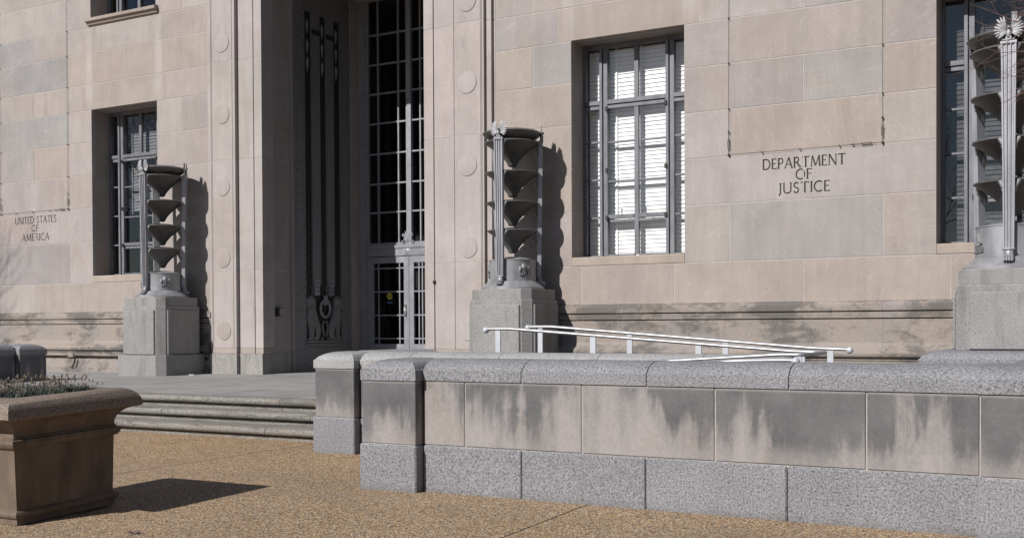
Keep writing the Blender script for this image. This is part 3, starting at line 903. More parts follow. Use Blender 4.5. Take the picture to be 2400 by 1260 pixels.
# --- inscriptions
def arc(cx, cy, rx, ry, a0, a1, n=14):
    return [(cx + rx * math.cos(R(a0 + (a1 - a0) * k / n)), cy + ry * math.sin(R(a0 + (a1 - a0) * k / n))) for k in range(n + 1)]
TK, TN = .125, .075
SERIF = {'A': [(.02, 0), (.82, 0)], 'E': [], 'I': [(.07, 0), (.07, 1)], 'T': [(.40, 0)], 'N': [(.08, 0), (.08, 1), (.80, 1)], 'M': [(.06, 0), (1.0, 0)], 'F': [(.07, 0)], 'P': [(.07, 0)],
         'R': [(.07, 0), (.74, 0)], 'U': [(.07, 1), (.74, 1)], 'J': [(.24, 1)]}
GLY = {
 'A': (.86, [([(.02, 0), (.43, 1)], TN), ([(.43, 1), (.82, 0)], TK), ([(.18, .36), (.66, .36)], TN)]),
 'C': (.82, [(arc(.48, .5, .43, .47, 48, 312, 20), .11)]),
 'D': (.86, [([(.07, 0), (.07, 1)], TK), ([(.07, .96)] + arc(.36, .5, .44, .46, 90, -90, 16) + [(.07, .04)], .105)]),
 'E': (.56, [([(.07, 0), (.07, 1)], TK), ([(.07, .96), (.50, .96)], TN), ([(.07, .52), (.44, .52)], TN), ([(.07, .04), (.53, .04)], TN), ([(.49, 1), (.49, .86)], .05), ([(.52, 0), (.52, .15)], .05)]),
 'F': (.54, [([(.07, 0), (.07, 1)], TK), ([(.07, .96), (.50, .96)], TN), ([(.07, .52), (.44, .52)], TN), ([(.49, 1), (.49, .86)], .05)]),
 'I': (.14, [([(.07, 0), (.07, 1)], TK)]),
 'J': (.36, [([(.24, 1), (.24, .1)] + arc(.08, .08, .16, .18, 0, -100, 8), .11)]),
 'M': (1.06, [([(.06, 0), (.16, 1)], TN), ([(.16, 1), (.53, .05)], TK), ([(.53, .05), (.90, 1)], TN), ([(.90, 1), (1.0, 0)], TK)]),
 'N': (.88, [([(.08, 0), (.08, 1)], TN), ([(.08, 1), (.80, 0)], TK), ([(.80, 0), (.80, 1)], TN)]),
 'O': (.96, [(arc(.48, .5, .42, .47, 0, 360, 30), .11)]),
 'P': (.60, [([(.07, 0), (.07, 1)], TK), ([(.07, .96)] + arc(.30, .72, .24, .24, 90, -90, 12) + [(.07, .48)], .095)]),
 'R': (.76, [([(.07, 0), (.07, 1)], TK), ([(.07, .96)] + arc(.30, .73, .23, .23, 90, -90, 12) + [(.07, .50)], .095), ([(.30, .50), (.74, 0)], TK)]),
 'S': (.56, [(arc(.28, .74, .20, .22, 25, 250, 12) + arc(.27, .26, .22, .23, 70, -160, 12), .105)]),
 'T': (.80, [([(.40, 0), (.40, 1)], TK), ([(.02, .96), (.78, .96)], TN), ([(.03, 1), (.03, .85)], .05), ([(.77, 1), (.77, .85)], .05)]),
 'U': (.82, [([(.07, 1), (.07, .3)] + arc(.405, .32, .335, .29, 180, 360, 12) + [(.74, 1)], .105)]),
}
def inscribe(text, xl, xr, z0, hgt):
    sp = .16
    tot = sum(GLY[c][0] if c != ' ' else .45 for c in text) + sp * (len(text) - 1)
    k = (xr - xl) / tot
    x = xl
    for c in text:
        if c == ' ':
            x += (.45 + sp) * k; continue
        wd, strokes = GLY[c]
        m = MB(); lay = 0
        strokes = list(strokes) + [([(p[0] - .12, abs(p[1] - .025)), (p[0] + .12, abs(p[1] - .025))], .05) for p in SERIF.get(c, [])]
        for pts, wdt in strokes:
            n = len(pts)
            yo = .0165 - .0004 * lay; lay += 1
            P = [Vector((x + p[0] * k, z0 + p[1] * hgt)) for p in pts]
            hw_ = wdt * hgt * .60
            lft, rgt = [], []
            closed = (P[0] - P[-1]).length < 1e-4
            for i in range(n):
                a = P[i - 1] if i > 0 else (P[-2] if closed else P[0])
                b = P[i + 1] if i < n - 1 else (P[1] if closed else P[-1])
                t = (b - a).normalized(); nn = Vector((-t.y, t.x))
                lft.append(P[i] + nn * hw_); rgt.append(P[i] - nn * hw_)
            vs = [(q.x, yo, q.y) for q in lft + rgt] + [(q.x, .030, q.y) for q in lft + rgt]
            fs = []
            for i in range(n - 1):
                fs += [(i, i + 1, n + i + 1, n + i), (2 * n + i, 3 * n + i, 3 * n + i + 1, 2 * n + i + 1), (i, 2 * n + i, 2 * n + i + 1, i + 1), (n + i, n + i + 1, 3 * n + i + 1, 3 * n + i)]
            fs += [(0, n, 3 * n, 2 * n), (n - 1, 3 * n - 1, 4 * n - 1, 2 * n - 1)]
            m.add(vs, fs)
            cm = MB().add([(q.x, -.02, q.y) for q in lft + rgt] + [(q.x, .0215, q.y) for q in lft + rgt], fs)
            CUT.append(cm)
        obj('carved_letter', m, 'letter', bld)
        x += (wd + sp) * k
CUT = []
inscribe('DEPARTMENT', 7.79, 8.988, 3.700, .157)
inscribe('OF', 8.275, 8.515, 3.526, .152)
inscribe('JUSTICE', 8.015, 8.77, 3.332, .158)
inscribe('UNITED STATES', -9.05, -7.70, 3.713, .153)
inscribe('OF', -8.51, -8.265, 3.536, .142)
inscribe('AMERICA', -8.83, -7.935, 3.335, .155)
# recess the letters into the four stones that carry them
cmb = MB()
for i_, c_ in enumerate(CUT): cmb.add([(x, y - .00013 * (i_ % 9), z) for x, y, z in c_.v], c_.f)
cutter = obj('letter_cutter', cmb, 'letter')
bpy.context.view_layer.update()
for o_ in [q for q in bld.children if q.name.startswith('stone_block')]:
    wx, wz = o_.location.x, o_.location.z + .5
    if abs(wz - 3.595) < .02 and 6.6 < abs(wx) < 10.2:
        md = o_.modifiers.new('carve', 'BOOLEAN'); md.operation = 'DIFFERENCE'; md.object = cutter; md.solver = 'EXACT'; md.use_self = True
        bpy.context.view_layer.update()
        ev = o_.evaluated_get(bpy.context.evaluated_depsgraph_get())
        nm = bpy.data.meshes.new_from_object(ev)
        o_.modifiers.clear()
        if len(nm.polygons) > 60: o_.data = nm
        print('carved', o_.name, len(nm.polygons))
bpy.data.objects.remove(cutter, do_unlink=True)

# ================================================================== GRANITE PEDESTALS
def octo(cx, cy, h, c):
    return [(cx - h + c, cy - h), (cx + h - c, cy - h), (cx + h, cy - h + c), (cx + h, cy + h - c), (cx + h - c, cy + h), (cx - h + c, cy + h), (cx - h, cy + h - c), (cx - h, cy - h + c)]
def pedestal(cx, cy, zb, z_shaft, label):
    p = root('granite_pedestal', (cx, cy, zb), label, 'pedestal', 'lamp pedestals')
    def ring(h, c, z): return [(x, y, z) for x, y in octo(cx, cy, h, c)]
    if zb < .8:
        obj('base', MB().loops([ring(.635, .135, zb), ring(.635, .135, z_shaft - .012), ring(.628, .133, z_shaft - .003)]), 'granite_ped', p)
    obj('shaft', MB().loops([ring(.560, .123, z_shaft), ring(.560, .123, 1.812), ring(.552, .122, 1.826)]), 'granite_ped', p)
    obj('cap', MB().loops([ring(.536, .123, 1.829), ring(.536, .123, 1.980), ring(.530, .121, 1.99)]), 'granite_ped', p)
    hw_ = .560 - .123 - .025
    for k in range(4):
        m = MB().box(-hw_, hw_, -.594, -.5605, z_shaft + .004, 1.747, .012)
        ca, sa = math.cos(k * math.pi / 2), math.sin(k * math.pi / 2)
        m.xf(lambda q: Vector((cx + q.x * ca - q.y * sa, cy + q.x * sa + q.y * ca, q.z)))
        obj('face_panel', m, 'granite_ped', p)
    return p
pedestal(-3.915, -.62, .485, .897, 'grey granite pedestal between the dim window and the entrance')
pedestal(3.915, -.62, .485, .897, 'grey granite pedestal between the entrance and the window with bright blinds')
pedestal(11.417, -2.995, 1.135, 1.136, 'grey granite pedestal standing on the wall coping before the dark window')

# ================================================================== TIERED TORCH LAMPS (own frame, base at z = 0)
lamp = root('torch_lamp', (0, 0, 0), 'x', 'lamp', 'tiered torch lamps on granite pedestals', local=True)
obj('base_plate', MB().lathe([(.515, 0), (.515, .028), (.505, .04), (.47, .058), (.43, .10), (.405, .125), (.38, .135)], 48), 'alu', lamp, True)
drum = obj('drum', MB().lathe([(.378, .136), (.378, .455), (.385, .458), (.385, .472), (.365, .476), (.30, .485), (.22, .51), (.12, .525), (.0001, .53)], 48), 'alu', lamp, True, 30)
BOW = [(.405, .945, .585), (.42, 1.392, 1.024), (.432, 1.868, 1.482), (.445, 2.352, 1.968)]
for Rr, zr, zb in BOW:
    pr = [(.0001, zb - .002), (.048, zb), (.066, zb + .012)]
    for k in range(1, 13):
        t = k / 12
        pr.append((.066 + (Rr - .006 - .066) * (.34 * t + .66 * t ** 1.9), zb + .012 + (zr - .03 - zb) * t))
    pr += [(Rr, zr - .014), (Rr, zr), (Rr - .012, zr + .006), (Rr - .03, zr + .004), (.24, zr + .012), (.20, zr + .035), (.10, zr + .046), (.0001, zr + .05)]
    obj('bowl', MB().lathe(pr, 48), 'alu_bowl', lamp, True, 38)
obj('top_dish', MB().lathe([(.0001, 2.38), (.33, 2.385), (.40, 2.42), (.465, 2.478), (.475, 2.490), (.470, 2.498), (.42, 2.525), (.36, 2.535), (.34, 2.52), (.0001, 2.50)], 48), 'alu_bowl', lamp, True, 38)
def ringpt(u, out, z, ang):              # u tangential, out radial
    a = R(ang)
    return Vector((out * math.cos(a) - u * math.sin(a), out * math.sin(a) + u * math.cos(a), z))
for ang in (270, 30, 150):
    # fluted leg
    L_ = MB(); lps = []
    for z, wdt, ro in ((.215, .104, .452), (1.2, .124, .468), (2.33, .148, .488), (2.345, .158, .492), (2.37, .158, .492)):
        h = wdt / 2; f = .020 if z < 2.34 else 0
        sec = [(-h, ro - .062), (-h, ro)]
        for q in (-.55, 0, .55):
            sec += [(h * (q - .22), ro), (h * (q - .12), ro - f), (h * (q + .12), ro - f), (h * (q + .22), ro)]
        sec += [(h, ro), (h, ro - .062)]
        lps.append([tuple(ringpt(u, o_, z, ang)) for u, o_ in sec])
    L_.loops(lps)
    leg = obj('leg', L_, 'alu_leg', lamp)
    # collar and lion paw
    P_ = MB()
    P_.box(-.062, .062, .382, .462, .195, .214, .004)
    for k in range(4):
        u = (-.039, -.013, .013, .039)[k]
        P_.ell((u, .455 + (.012 if k in (1, 2) else 0), .105), (.018, .048, .040), 8, 6); P_.ell((u * .85, .43, .155), (.018, .036, .05), 8, 6)
        P_.ell((u, .50 + (.012 if k in (1, 2) else 0), .088), (.013, .018, .020), 6, 5)
    P_.ell((0, .42, .145), (.05, .05, .07), 10, 6)
    P_.xf(lambda q: ringpt(q.x, q.y, q.z, ang))
    obj('paw', P_, 'alu', leg, True, 60)
    # leafy brackets under each rim
    for Rr, zr, zb in BOW:
        K_ = MB()
        for k in range(3):
            for sg in (-1, 1):
                K_.ell((sg * (.085 - .012 * k), Rr - .02 + .006 * k, zr - .03 - .022 * k), (.030, .022, .020), 8, 5)
        K_.ell((0, Rr - .02, zr - .09), (.085, .03, .075), 8, 6)
        K_.ell((0, Rr - .05, zr - .16), (.03, .03, .06), 8, 6)
        K_.xf(lambda q: ringpt(q.x, q.y, q.z, ang))
        obj('bracket', K_, 'alu', leg, True, 60)
    # eagle with raised wings
    E_ = MB()
    E_.box(-.075, .075, .43, .50, 2.371, 2.392, .004)
    E_.ell((0, .475, 2.455), (.034, .030, .065), 10, 8); E_.ell((0, .492, 2.53), (.020, .024, .024), 8, 6); E_.ell((.018, .512, 2.525), (.016, .010, .008), 6, 5)
    E_.ell((-.024, .48, 2.40), (.014, .020, .028), 6, 5); E_.ell((.024, .48, 2.40), (.014, .020, .028), 6, 5)
    for sg in (-1, 1):
        for k in range(9):
            a = R(-35 + k * 14.5)
            ln = .085 + .05 * math.sin(math.pi * (k + 1) / 10) + .03 * (k > 5)
            d = Vector((sg * math.cos(a), 0, math.sin(a)))
            c0 = Vector((sg * .038, .468, 2.470 + .008 * k))
            E_.ell(c0 + d * ln * .5, (ln * .56, .009 + .002 * (k % 2), .0185), 6, 6, Matrix.Rotation(-math.atan2(d.z, d.x), 3, 'Y'))
    E_.xf(lambda q: ringpt(q.x * .84, q.y, 2.371 + (q.z - 2.371) * .86, ang))
    obj('eagle', E_, 'alu', leg, True, 60)
# reliefs on the drum
def on_drum(m, ang): return m.xf(lambda q: ringpt(q.x, .378 + q.y, q.z, ang + 0 * q.x) if False else Vector(((.378 + q.y) * math.cos(R(ang) + q.x / .378), (.378 + q.y) * math.sin(R(ang) + q.x / .378), q.z)))
bi = MB()
bi.ell((-.035, .012, .345), (.05, .030, .052), 10, 8); bi.ell((-.045, .012, .375), (.028, .022, .03), 8, 6); bi.ell((.035, .010, .330), (.055, .026, .040), 10, 8); bi.ell((-.095, .014, .325), (.030, .026, .036), 8, 6)
bi.ell((-.105, .016, .295), (.018, .016, .028), 8, 6); bi.tube([(-.10, .03, .352), (-.118, .034, .36), (-.12, .034, .372)], [.007, .005, .002], 5)
for u in (-.058, -.030, .045, .075):
    bi.tube([(u, .012, .31), (u + .004, .012, .27), (u, .012, .238)], [.017, .010, .009], 6)
bi.tube([(.085, .012, .345), (.098, .012, .315), (.094, .012, .28)], [.006, .004, .006], 5)
bi.box(-.12, .12, 0, .030, .222, .237, .005)
obj('bison_relief', on_drum(bi, 330), 'alu', drum, True, 60)
shp = MB()
shp.poly_y([(-.05, .33), (.0, .40), (.02, .345), (.05, .30), (.02, .285), (-.03, .285)], .0, .018)
shp.poly_y([(-.085, .30), (.09, .285), (.06, .262), (-.06, .262)], .0, .026)
for k in range(3):
    shp.tube([(-.11 + .022 * i, .010, .245 - .024 * k + .008 * math.sin(i * 1.9 + k)) for i in range(11)], .008, 5)
obj('ship_relief', on_drum(shp, 210), 'alu', drum, True, 60)
LOC = [((-3.915, -.60, 1.992), 'tiered aluminium torch lamp between the dim window and the entrance'),
       ((3.885, -.60, 1.992), 'tiered aluminium torch lamp between the entrance and the window with bright blinds'),
       ((11.39, -2.995, 1.992), 'tiered aluminium torch lamp with bare twigs across it before the dark window')]
for i, (l, lab) in enumerate(LOC):
    o = lamp if i == 0 else copy_tree(lamp)
    o.location = l; o['label'] = lab
    o.rotation_euler = (0, 0, R((0, 1.5, -2)[i]))

# ================================================================== LOW WALLS BESIDE THE STEPS AND THE RAMP
def cop_loops(x0, x1, y0, y1, sides):
    kx = min(1, (x1 - x0) * .47 / .229) if sides[0] or sides[1] else 1
    ky = min(1, (y1 - y0) * .47 / .229)
    """coping with quarter-round edges; sides = which of (x0, x1, y0, y1) are rounded"""
    a, b, c, d = sides
    lv = [(0, .949), (0, 1.038), (.004, 1.043), (.014, 1.045)]
    for k in range(1, 8):
        t = math.radians(90 * k / 7)
        lv.append((.018 + .211 * (1 - math.cos(t)) ** .88, 1.046 + .088 * math.sin(t) ** 1.12))
    out = []
    for i, z in lv:
        ix, iy = i * kx, i * ky
        out.append([(x0 + ix * a, y0 + iy * c, z), (x1 - ix * b, y0 + iy * c, z), (x1 - ix * b, y1 - iy * d, z), (x0 + ix * a, y1 - iy * d, z)])
    return out
def low_wall_run(p, x0, x1, y0, y1, cj, sj, bj, ends=(0, 0)):
    """a run along x; joints for coping, stone course, granite base"""
    cj = [x0] + cj + [x1]; sj = [x0] + sj + [x1]; bj = [x0] + bj + [x1]
    for i in range(len(cj) - 1):
        s_ = (ends[0] if i == 0 else 0, ends[1] if i == len(cj) - 2 else 0, 1, 1)
        obj('coping_stone', MB().loops(cop_loops(cj[i] + .004, cj[i + 1] - .004, y0 - .004, y1 + .004, s_)), 'granite', p, True, 30)
    for i in range(len(sj) - 1):
        piece('wall_stone', (sj[i] + .005, sj[i + 1] - .005, y0 + .006, y1 - .006, .402, .944), 'panel', p, .006)
    for i in range(len(bj) - 1):
        piece('base_stone', (bj[i] + .004, bj[i + 1] - .004, y0 - .006, y1 + .006, -.05, .396), 'granite', p, .009)
    obj('mortar', MB().box(x0 + .01, x1 - .01, y0 + .016, y1 - .016, .02, .96), 'mortar', p)
def end_block(p, x0, x1, y0, y1, sides=(1, 1, 1, 1)):
    obj('coping_stone', MB().loops(cop_loops(x0, x1, y0, y1, sides)), 'granite', p, True, 30)
    piece('wall_stone', (x0 + .014, x1 - .010, y0 + .012, y1 - .012, .402, .944), 'panel', p, .006)
    piece('base_stone', (x0 - .010, x1 + .004, y0 - .008, y1 + .008, -.05, .396), 'granite', p, .012)
    obj('mortar', MB().box(x0 + .02, x1 - .02, y0 + .02, y1 - .02, .02, .96), 'mortar', p)

near = root('ramp_wall', (9.2, -7.9, 0), 'long low wall of stained stone panels between granite base and rounded coping', 'wall')
low_wall_run(near, 7.154, 11.56, -8.18, -7.65, [8.11, 9.20, 10.29], [7.57, 8.65, 9.74, 10.83], [8.11, 9.19, 10.28])
end_block(near, 6.575, 7.150, -8.29, -7.56)
end_block(near, 11.553, 12.15, -8.225, -7.56, (0, 1, 1, 0))
obj('mortar', MB().box(11.54, 11.58, -8.165, -7.7, .02, .945), 'mortar', near)
def run_y(p, x0, x1, y0, y1, js, sides=(1, 1, 0, 0)):
    js = [y0] + js + [y1]
    for i in range(len(js) - 1):
        sd = (sides[0], sides[1], sides[2] if i == 0 else 0, sides[3] if i == len(js) - 2 else 0)
        obj('coping_stone', MB().loops(cop_loops(x0 - .004, x1 + .004, js[i] + .004, js[i + 1] - .004, sd)), 'granite', p, True, 30)
        piece('wall_stone', (x0 + .006, x1 - .006, js[i] + .005, js[i + 1] - .005, .402, .944), 'panel', p, .006)
        piece('base_stone', (x0 - .006, x1 + .006, js[i] + .004, js[i + 1] - .004, -.05, .396), 'granite', p, .009)
    obj('mortar', MB().box(x0 + .016, x1 - .016, y0 + .01, y1 - .01, .02, .96), 'mortar', p)
run_y(near, 11.57, 12.14, -7.555, -3.80, [-6.3, -5.0])
far = root('inner_ramp_wall', (7.3, -5.9, 0), 'inner low wall with sunlit granite coping behind the long stained wall', 'wall')
low_wall_run(far, 4.99, 9.80, -6.17, -5.70, [5.63, 6.74, 7.86, 8.93], [5.9, 7.0, 8.1, 9.2], [5.63, 6.74, 7.86, 8.93], (0, 1))
end_block(far, 4.42, 4.985, -6.275, -5.62)
run_y(far, 4.38, 4.94, -5.615, -4.30, [], (1, 1, 0, 1))
for c_ in far.children:
    if c_.name.startswith('coping'): c_.data.materials[0] = MAT['granite_pale']
plin = root('lamp_plinth_wall', (11.4, -3.1, 0), 'granite coped plinth wall carrying the lamp pedestal before the dark window', 'wall')
end_block(plin, 10.52, 13.2, -3.75, -2.2)
lft = root('cheek_wall', (-4.7, -4.5, 0), 'shaded low cheek wall beyond the planter at the far end of the steps', 'wall')
end_block(lft, -4.985, -4.40, -3.43, -2.86)
run_y(lft, -4.94, -4.50, -6.2, -3.435, [-4.8], (1, 1, 1, 0))

# ramp between the walls
rm = MB()
rm.add([(6.6, -7.64, .003), (9.9, -7.64, .28), (9.9, -6.18, .28), (6.6, -6.18, .003), (6.6, -7.64, -.02), (9.9, -7.64, -.02), (9.9, -6.18, -.02), (6.6, -6.18, -.02)],
       [(0, 1, 2, 3), (7, 6, 5, 4), (0, 4, 5, 1), (1, 5, 6, 2), (2, 6, 7, 3), (3, 7, 4, 0)])
rm.box(9.901, 11.55, -7.64, -4.36, -.02, .28)
rm.add([(6.3, -5.69, .51), (9.899, -5.69, .28), (9.899, -4.36, .28), (6.3, -4.36, .51), (6.3, -5.69, -.02), (9.899, -5.69, -.02), (9.899, -4.36, -.02), (6.3, -4.36, -.02)],
       [(0, 1, 2, 3), (7, 6, 5, 4), (0, 4, 5, 1), (1, 5, 6, 2), (2, 6, 7, 3), (3, 7, 4, 0)])
rm.box(4.91, 6.299, -5.69, -4.36, -.02, .51)
tag(obj('ramp', rm, 'terrace'), kind='structure')

# ------------------------------------------------------------------ handrails
def smooth_path(pts, n=6):
    P = [Vector(p) for p in pts]; out = [P[0]]
    for i in range(1, len(P) - 1):
        a, b, c = P[i - 1], P[i], P[i + 1]
        r = min(.07, (a - b).length * .45, (c - b).length * .45)
        s0 = b + (a - b).normalized() * r; s1 = b + (c - b).normalized() * r
        for k in range(n + 1):
            t = k / n
            out.append(s0 * (1 - t) ** 2 + b * 2 * t * (1 - t) + s1 * t * t)
    return out + [P[-1]]
def handrail(label, path, posts, balls):
    h = root('handrail', (posts[0][0], posts[0][1], .5), label, 'handrail', 'ramp handrails')
    p = smooth_path(path)
    # moulded rail: broad oval with a raised bead on top
    m = MB().tube(p, .0235, 12, .70)
    m.tube([q + Vector((0, 0, .012)) for q in p], .009, 8, .8)
    obj('rail', m, 'steel', h, True, 60)
    for x, y, z0, z1 in posts:
        piece('post', (x - .032, x + .032, y - .008, y + .008, z0, z1), 'post', h, .002)
    for b in balls:
        obj('end_ball', MB().ell(b, (.036, .036, .036), 16, 10), 'post', h, True, 80)
    return h
handrail('steel handrail wrapping round the inner wall end along both ramp runs',
         [(6.24, -5.5, 1.380), (6.53, -5.5, 1.381), (9.62, -5.5, 1.157), (9.95, -5.5, 1.146), (9.95, -6.35, 1.146), (9.74, -6.35, 1.146), (6.9, -6.35, .96)],
         [(6.38, -5.5, .49, 1.365), (7.53, -5.5, .42, 1.295), (8.69, -5.5, .34, 1.21), (9.72, -5.5, .27, 1.135), (9.90, -6.35, .27, 1.13), (8.6, -6.35, .16, 1.055), (7.4, -6.35, .06, .975)],
         [(6.225, -5.5, 1.368)])
handrail('steel handrail with ball end on the building side of the upper ramp',
         [(6.24, -4.5, 1.400), (6.53, -4.5, 1.401), (9.59, -4.5, 1.166), (9.95, -4.5, 1.154)],
         [(6.39, -4.5, .50, 1.385), (7.53, -4.5, .42, 1.31), (8.65, -4.5, .35, 1.225), (9.77, -4.5, .27, 1.145)],
         [(6.225, -4.5, 1.39), (9.965, -4.5, 1.146)])
handrail('low steel handrail just behind the long stained wall on the lower ramp',
         [(10.12, -7.35, 1.128), (9.98, -7.35, 1.128), (9.72, -7.35, 1.122), (6.9, -7.35, .95)],
         [(9.85, -7.35, .27, 1.11), (8.6, -7.35, .16, 1.04), (7.4, -7.35, .06, .96)], [(10.13, -7.35, 1.118)])

# ------------------------------------------------------------------ wires strung for banners on the facade
def wire_frame(x0, x1, z0, z1, label):
    f = root('banner_wire_frame', ((x0 + x1) / 2, -.03, z0), label, 'wire', 'banner wires round the inscriptions')
    wy = -.028
    for x in (x0, x1): obj('wire', MB().tube([(x, wy, z0 + .01), (x, wy, z1)], .0032, 6), 'wire', f)
    obj('wire', MB().tube([(x0 + .02, wy, z0 + .012), (x1 - .02, wy, z0 + .012)], .0032, 6), 'wire', f)
    for x in (x0, x1):
        for z in [z for z in ZR if z > z0 - .05 and z < z1]:
            obj('anchor', MB().tube([(x, .01, z), (x, -.04, z)], .007, 6).ell((x, -.034, z), (.010, .010, .014), 8, 6), 'wire', f, True)
    for k in (.23, .48, .735):
        x = x0 + (x1 - x0) * k
        obj('anchor', MB().tube([(x, .01, z0), (x, -.04, z0)], .006, 6).ell((x, -.034, z0 + .012), (.009, .010, .012), 8, 6), 'wire', f, True)
    def buckle(c, vert):
        m = MB()
        for s_ in (-.013, .013): m.tube([(s_, 0, -.065), (s_, 0, .065)], .0042, 6)
        m.tube([(-.013, 0, -.065), (.013, 0, -.065)], .005, 6).tube([(-.013, 0, .065), (.013, 0, .065)], .005, 6)
        m.tube([(0, 0, .065), (0, 0, .17)], .005, 6).tube([(0, 0, -.065), (0, 0, -.12)], .005, 6)
        m.ell((0, 0, .185), (.014, .008, .022), 8, 6)
        m.xf(lambda q: Vector((c[0] + (q.x if vert else -q.z), c[1] - .004 + q.y, c[2] + (q.z if vert else q.x))))
        obj('turnbuckle', m, 'wire', f)
    buckle((x0, wy, z0 + .17), True); buckle((x1, wy, z0 + .17), True); buckle((x1 - .22, wy, z0 + .012), False)
    obj('corner_ring', MB().ell((x0, wy, z0 + .012), (.018, .012, .018), 8, 6).ell((x1, wy, z0 + .012), (.018, .012, .018), 8, 6), 'wire', f)
wire_frame(7.277, 9.500, 3.953, 9.75, 'thin dark wire frame with turnbuckles above the DEPARTMENT OF JUSTICE inscription')
wire_frame(-9.500, -7.285, 3.953, 9.75, 'thin dark wire frame above the UNITED STATES OF AMERICA inscription')

# ------------------------------------------------------------------ small fittings
hs = MB().tube([(-6.935, -.16, .815), (-6.93, -.185, .78), (-6.94, -.19, .70), (-6.97, -.195, .63), (-7.02, -.20, .575)], .018, 8)
tag(obj('drain_hose', hs, 'black', None, True), 'short curved black hose hanging below the bench moulding', 'hose')
ub = root('utility_box', (-1.86, .40, 1.70), 'small utility box on the shaded side of the entrance', 'box')
piece('back_box', (-1.862, -1.80, .31, .49, 1.62, 1.79), 'black', ub, .004)
piece('cover', (-1.7995, -1.793, .37, .50, 1.63, 1.78), 'alu_door', ub, .002)
tag(obj('sensor', MB().box(2.02, 2.066, -.085, -.02, 2.15, 2.205, .008).ell((2.043, -.088, 2.176), (.015, .012, .015), 8, 6), 'black'), 'small black sensor in the groove of the sunlit pilaster', 'sensor')
pp = MB().poly_y([(-.06, -.03), (.0, -.045), (.06, -.02), (.05, .03), (-.02, .04)], 0, .006)
pp.xf(lambda q: Vector((-3.02 + q.x, -.72 + q.z, tz(-3, -.7) + .004 + q.y + .05 * abs(q.x))))
tag(obj('paper_scrap', pp, 'blind'), 'scrap of white paper on the terrace beside the dark side of a pedestal', 'paper')
lfm = MB()
for i in range(9):
    a = 2 * math.pi * i / 9
    lfm.v.append((.045 * math.cos(a) * (1 + .3 * (i % 2)), .03 * math.sin(a) * (1 + .3 * (i % 2)), .004 + .012 * math.sin(a * 2) + .012))
lfm.v.append((0, 0, .006)); lfm.f = [(i, (i + 1) % 9, 9) for i in range(9)]
b_ = len(lfm.v); lfm.v += [(x, y, z - .003) for x, y, z in lfm.v]; lfm.f += [(b_ + 9, b_ + (i + 1) % 9, b_ + i) for i in range(9)] + [(i, b_ + i, b_ + (i + 1) % 9, (i + 1) % 9) for i in range(9)]
lfm.xf(lambda q: Vector((6.27 + q.x, -10.55 + q.y, gz(-10.55) + q.z)))
tag(obj('fallen_leaf', lfm, 'bark'), 'curled brown fallen leaf on the aggregate paving', 'leaf')

# ================================================================== PLANTER
PL = .91; T_ = .031; PHI = -.015
pc = Vector((5.258 - PL / 2, -10.738 + PL / 2, -.026))
plr = root('planter', pc, 'large brown square planter with heavy rounded rim and dry tufted grass', 'planter', local=True)
plr.rotation_euler = (math.atan(T_), 0, -PHI)
def sq(h, z): return [(-h, -h, z), (h, -h, z), (h, h, z), (-h, h, z)]
hb_ = PL / 2
obj('base_moulding', MB().loops([sq(hb_ + .0, 0), sq(hb_ + .0, .045), sq(hb_ + .012, .05), sq(hb_ + .022, .062), sq(hb_ + .024, .08), sq(hb_ + .014, .096), sq(hb_ - .008, .108)], True, False), 'planter', plr)
obj('body', MB().loops([sq(hb_ - .008, .1), sq(hb_ + .008, .565)], False, False), 'planter', plr)
obj('band', MB().loops([sq(hb_ + .006, .562), sq(hb_ + .026, .568), sq(hb_ + .040, .585), sq(hb_ + .048, .605), sq(hb_ + .044, .628), sq(hb_ + .022, .634), sq(hb_ + .022, .648), sq(hb_ + .010, .654)], False, False), 'planter', plr)
obj('neck', MB().loops([sq(hb_ + .012, .652), sq(hb_ + .016, .69), sq(hb_ + .035, .735), sq(hb_ + .075, .770), sq(hb_ + .125, .788)], False, False), 'planter', plr)
rim = [sq(hb_ + .122, .786), sq(hb_ + .160, .793), sq(hb_ + .172, .803)]
for k in range(1, 9):
    t = R(90 * k / 8)
    rim.append(sq(hb_ + .045 + .127 * math.cos(t), .805 + .135 * math.sin(t)))
rim += [sq(hb_ - .03, .938), sq(hb_ - .06, .92), sq(hb_ - .07, .86)]
obj('rim', MB().loops(rim, False, False), 'rimagg', plr, True, 50)
obj('soil', MB().loops([sq(hb_ - .069, .80), sq(hb_ - .069, .885)]), 'soil', plr)
gr = MB(); st_ = MB()
grng = random.Random(3)
def blade(m, x, y, z, h, a, lean, wd):
    dx, dy = math.cos(a), math.sin(a); px_, py_ = -dy * wd, dx * wd
    pts = [(0, 0), (lean * .25, h * .5), (lean * .65, h * .85), (lean, h)]
    lv = []
    for i, (l_, hh) in enumerate(pts):
        k = (1, .85, .55, .12)[i]
        lv.append((x + dx * l_ - px_ * k, y + dy * l_ - py_ * k, z + hh)); lv.append((x + dx * l_ + px_ * k, y + dy * l_ + py_ * k, z + hh))
    m.add(lv, [(0, 1, 3, 2), (2, 3, 5, 4), (4, 5, 7, 6)])
tuft = [(grng.uniform(-.36, .36), grng.uniform(-.36, .36)) for _ in range(46)]
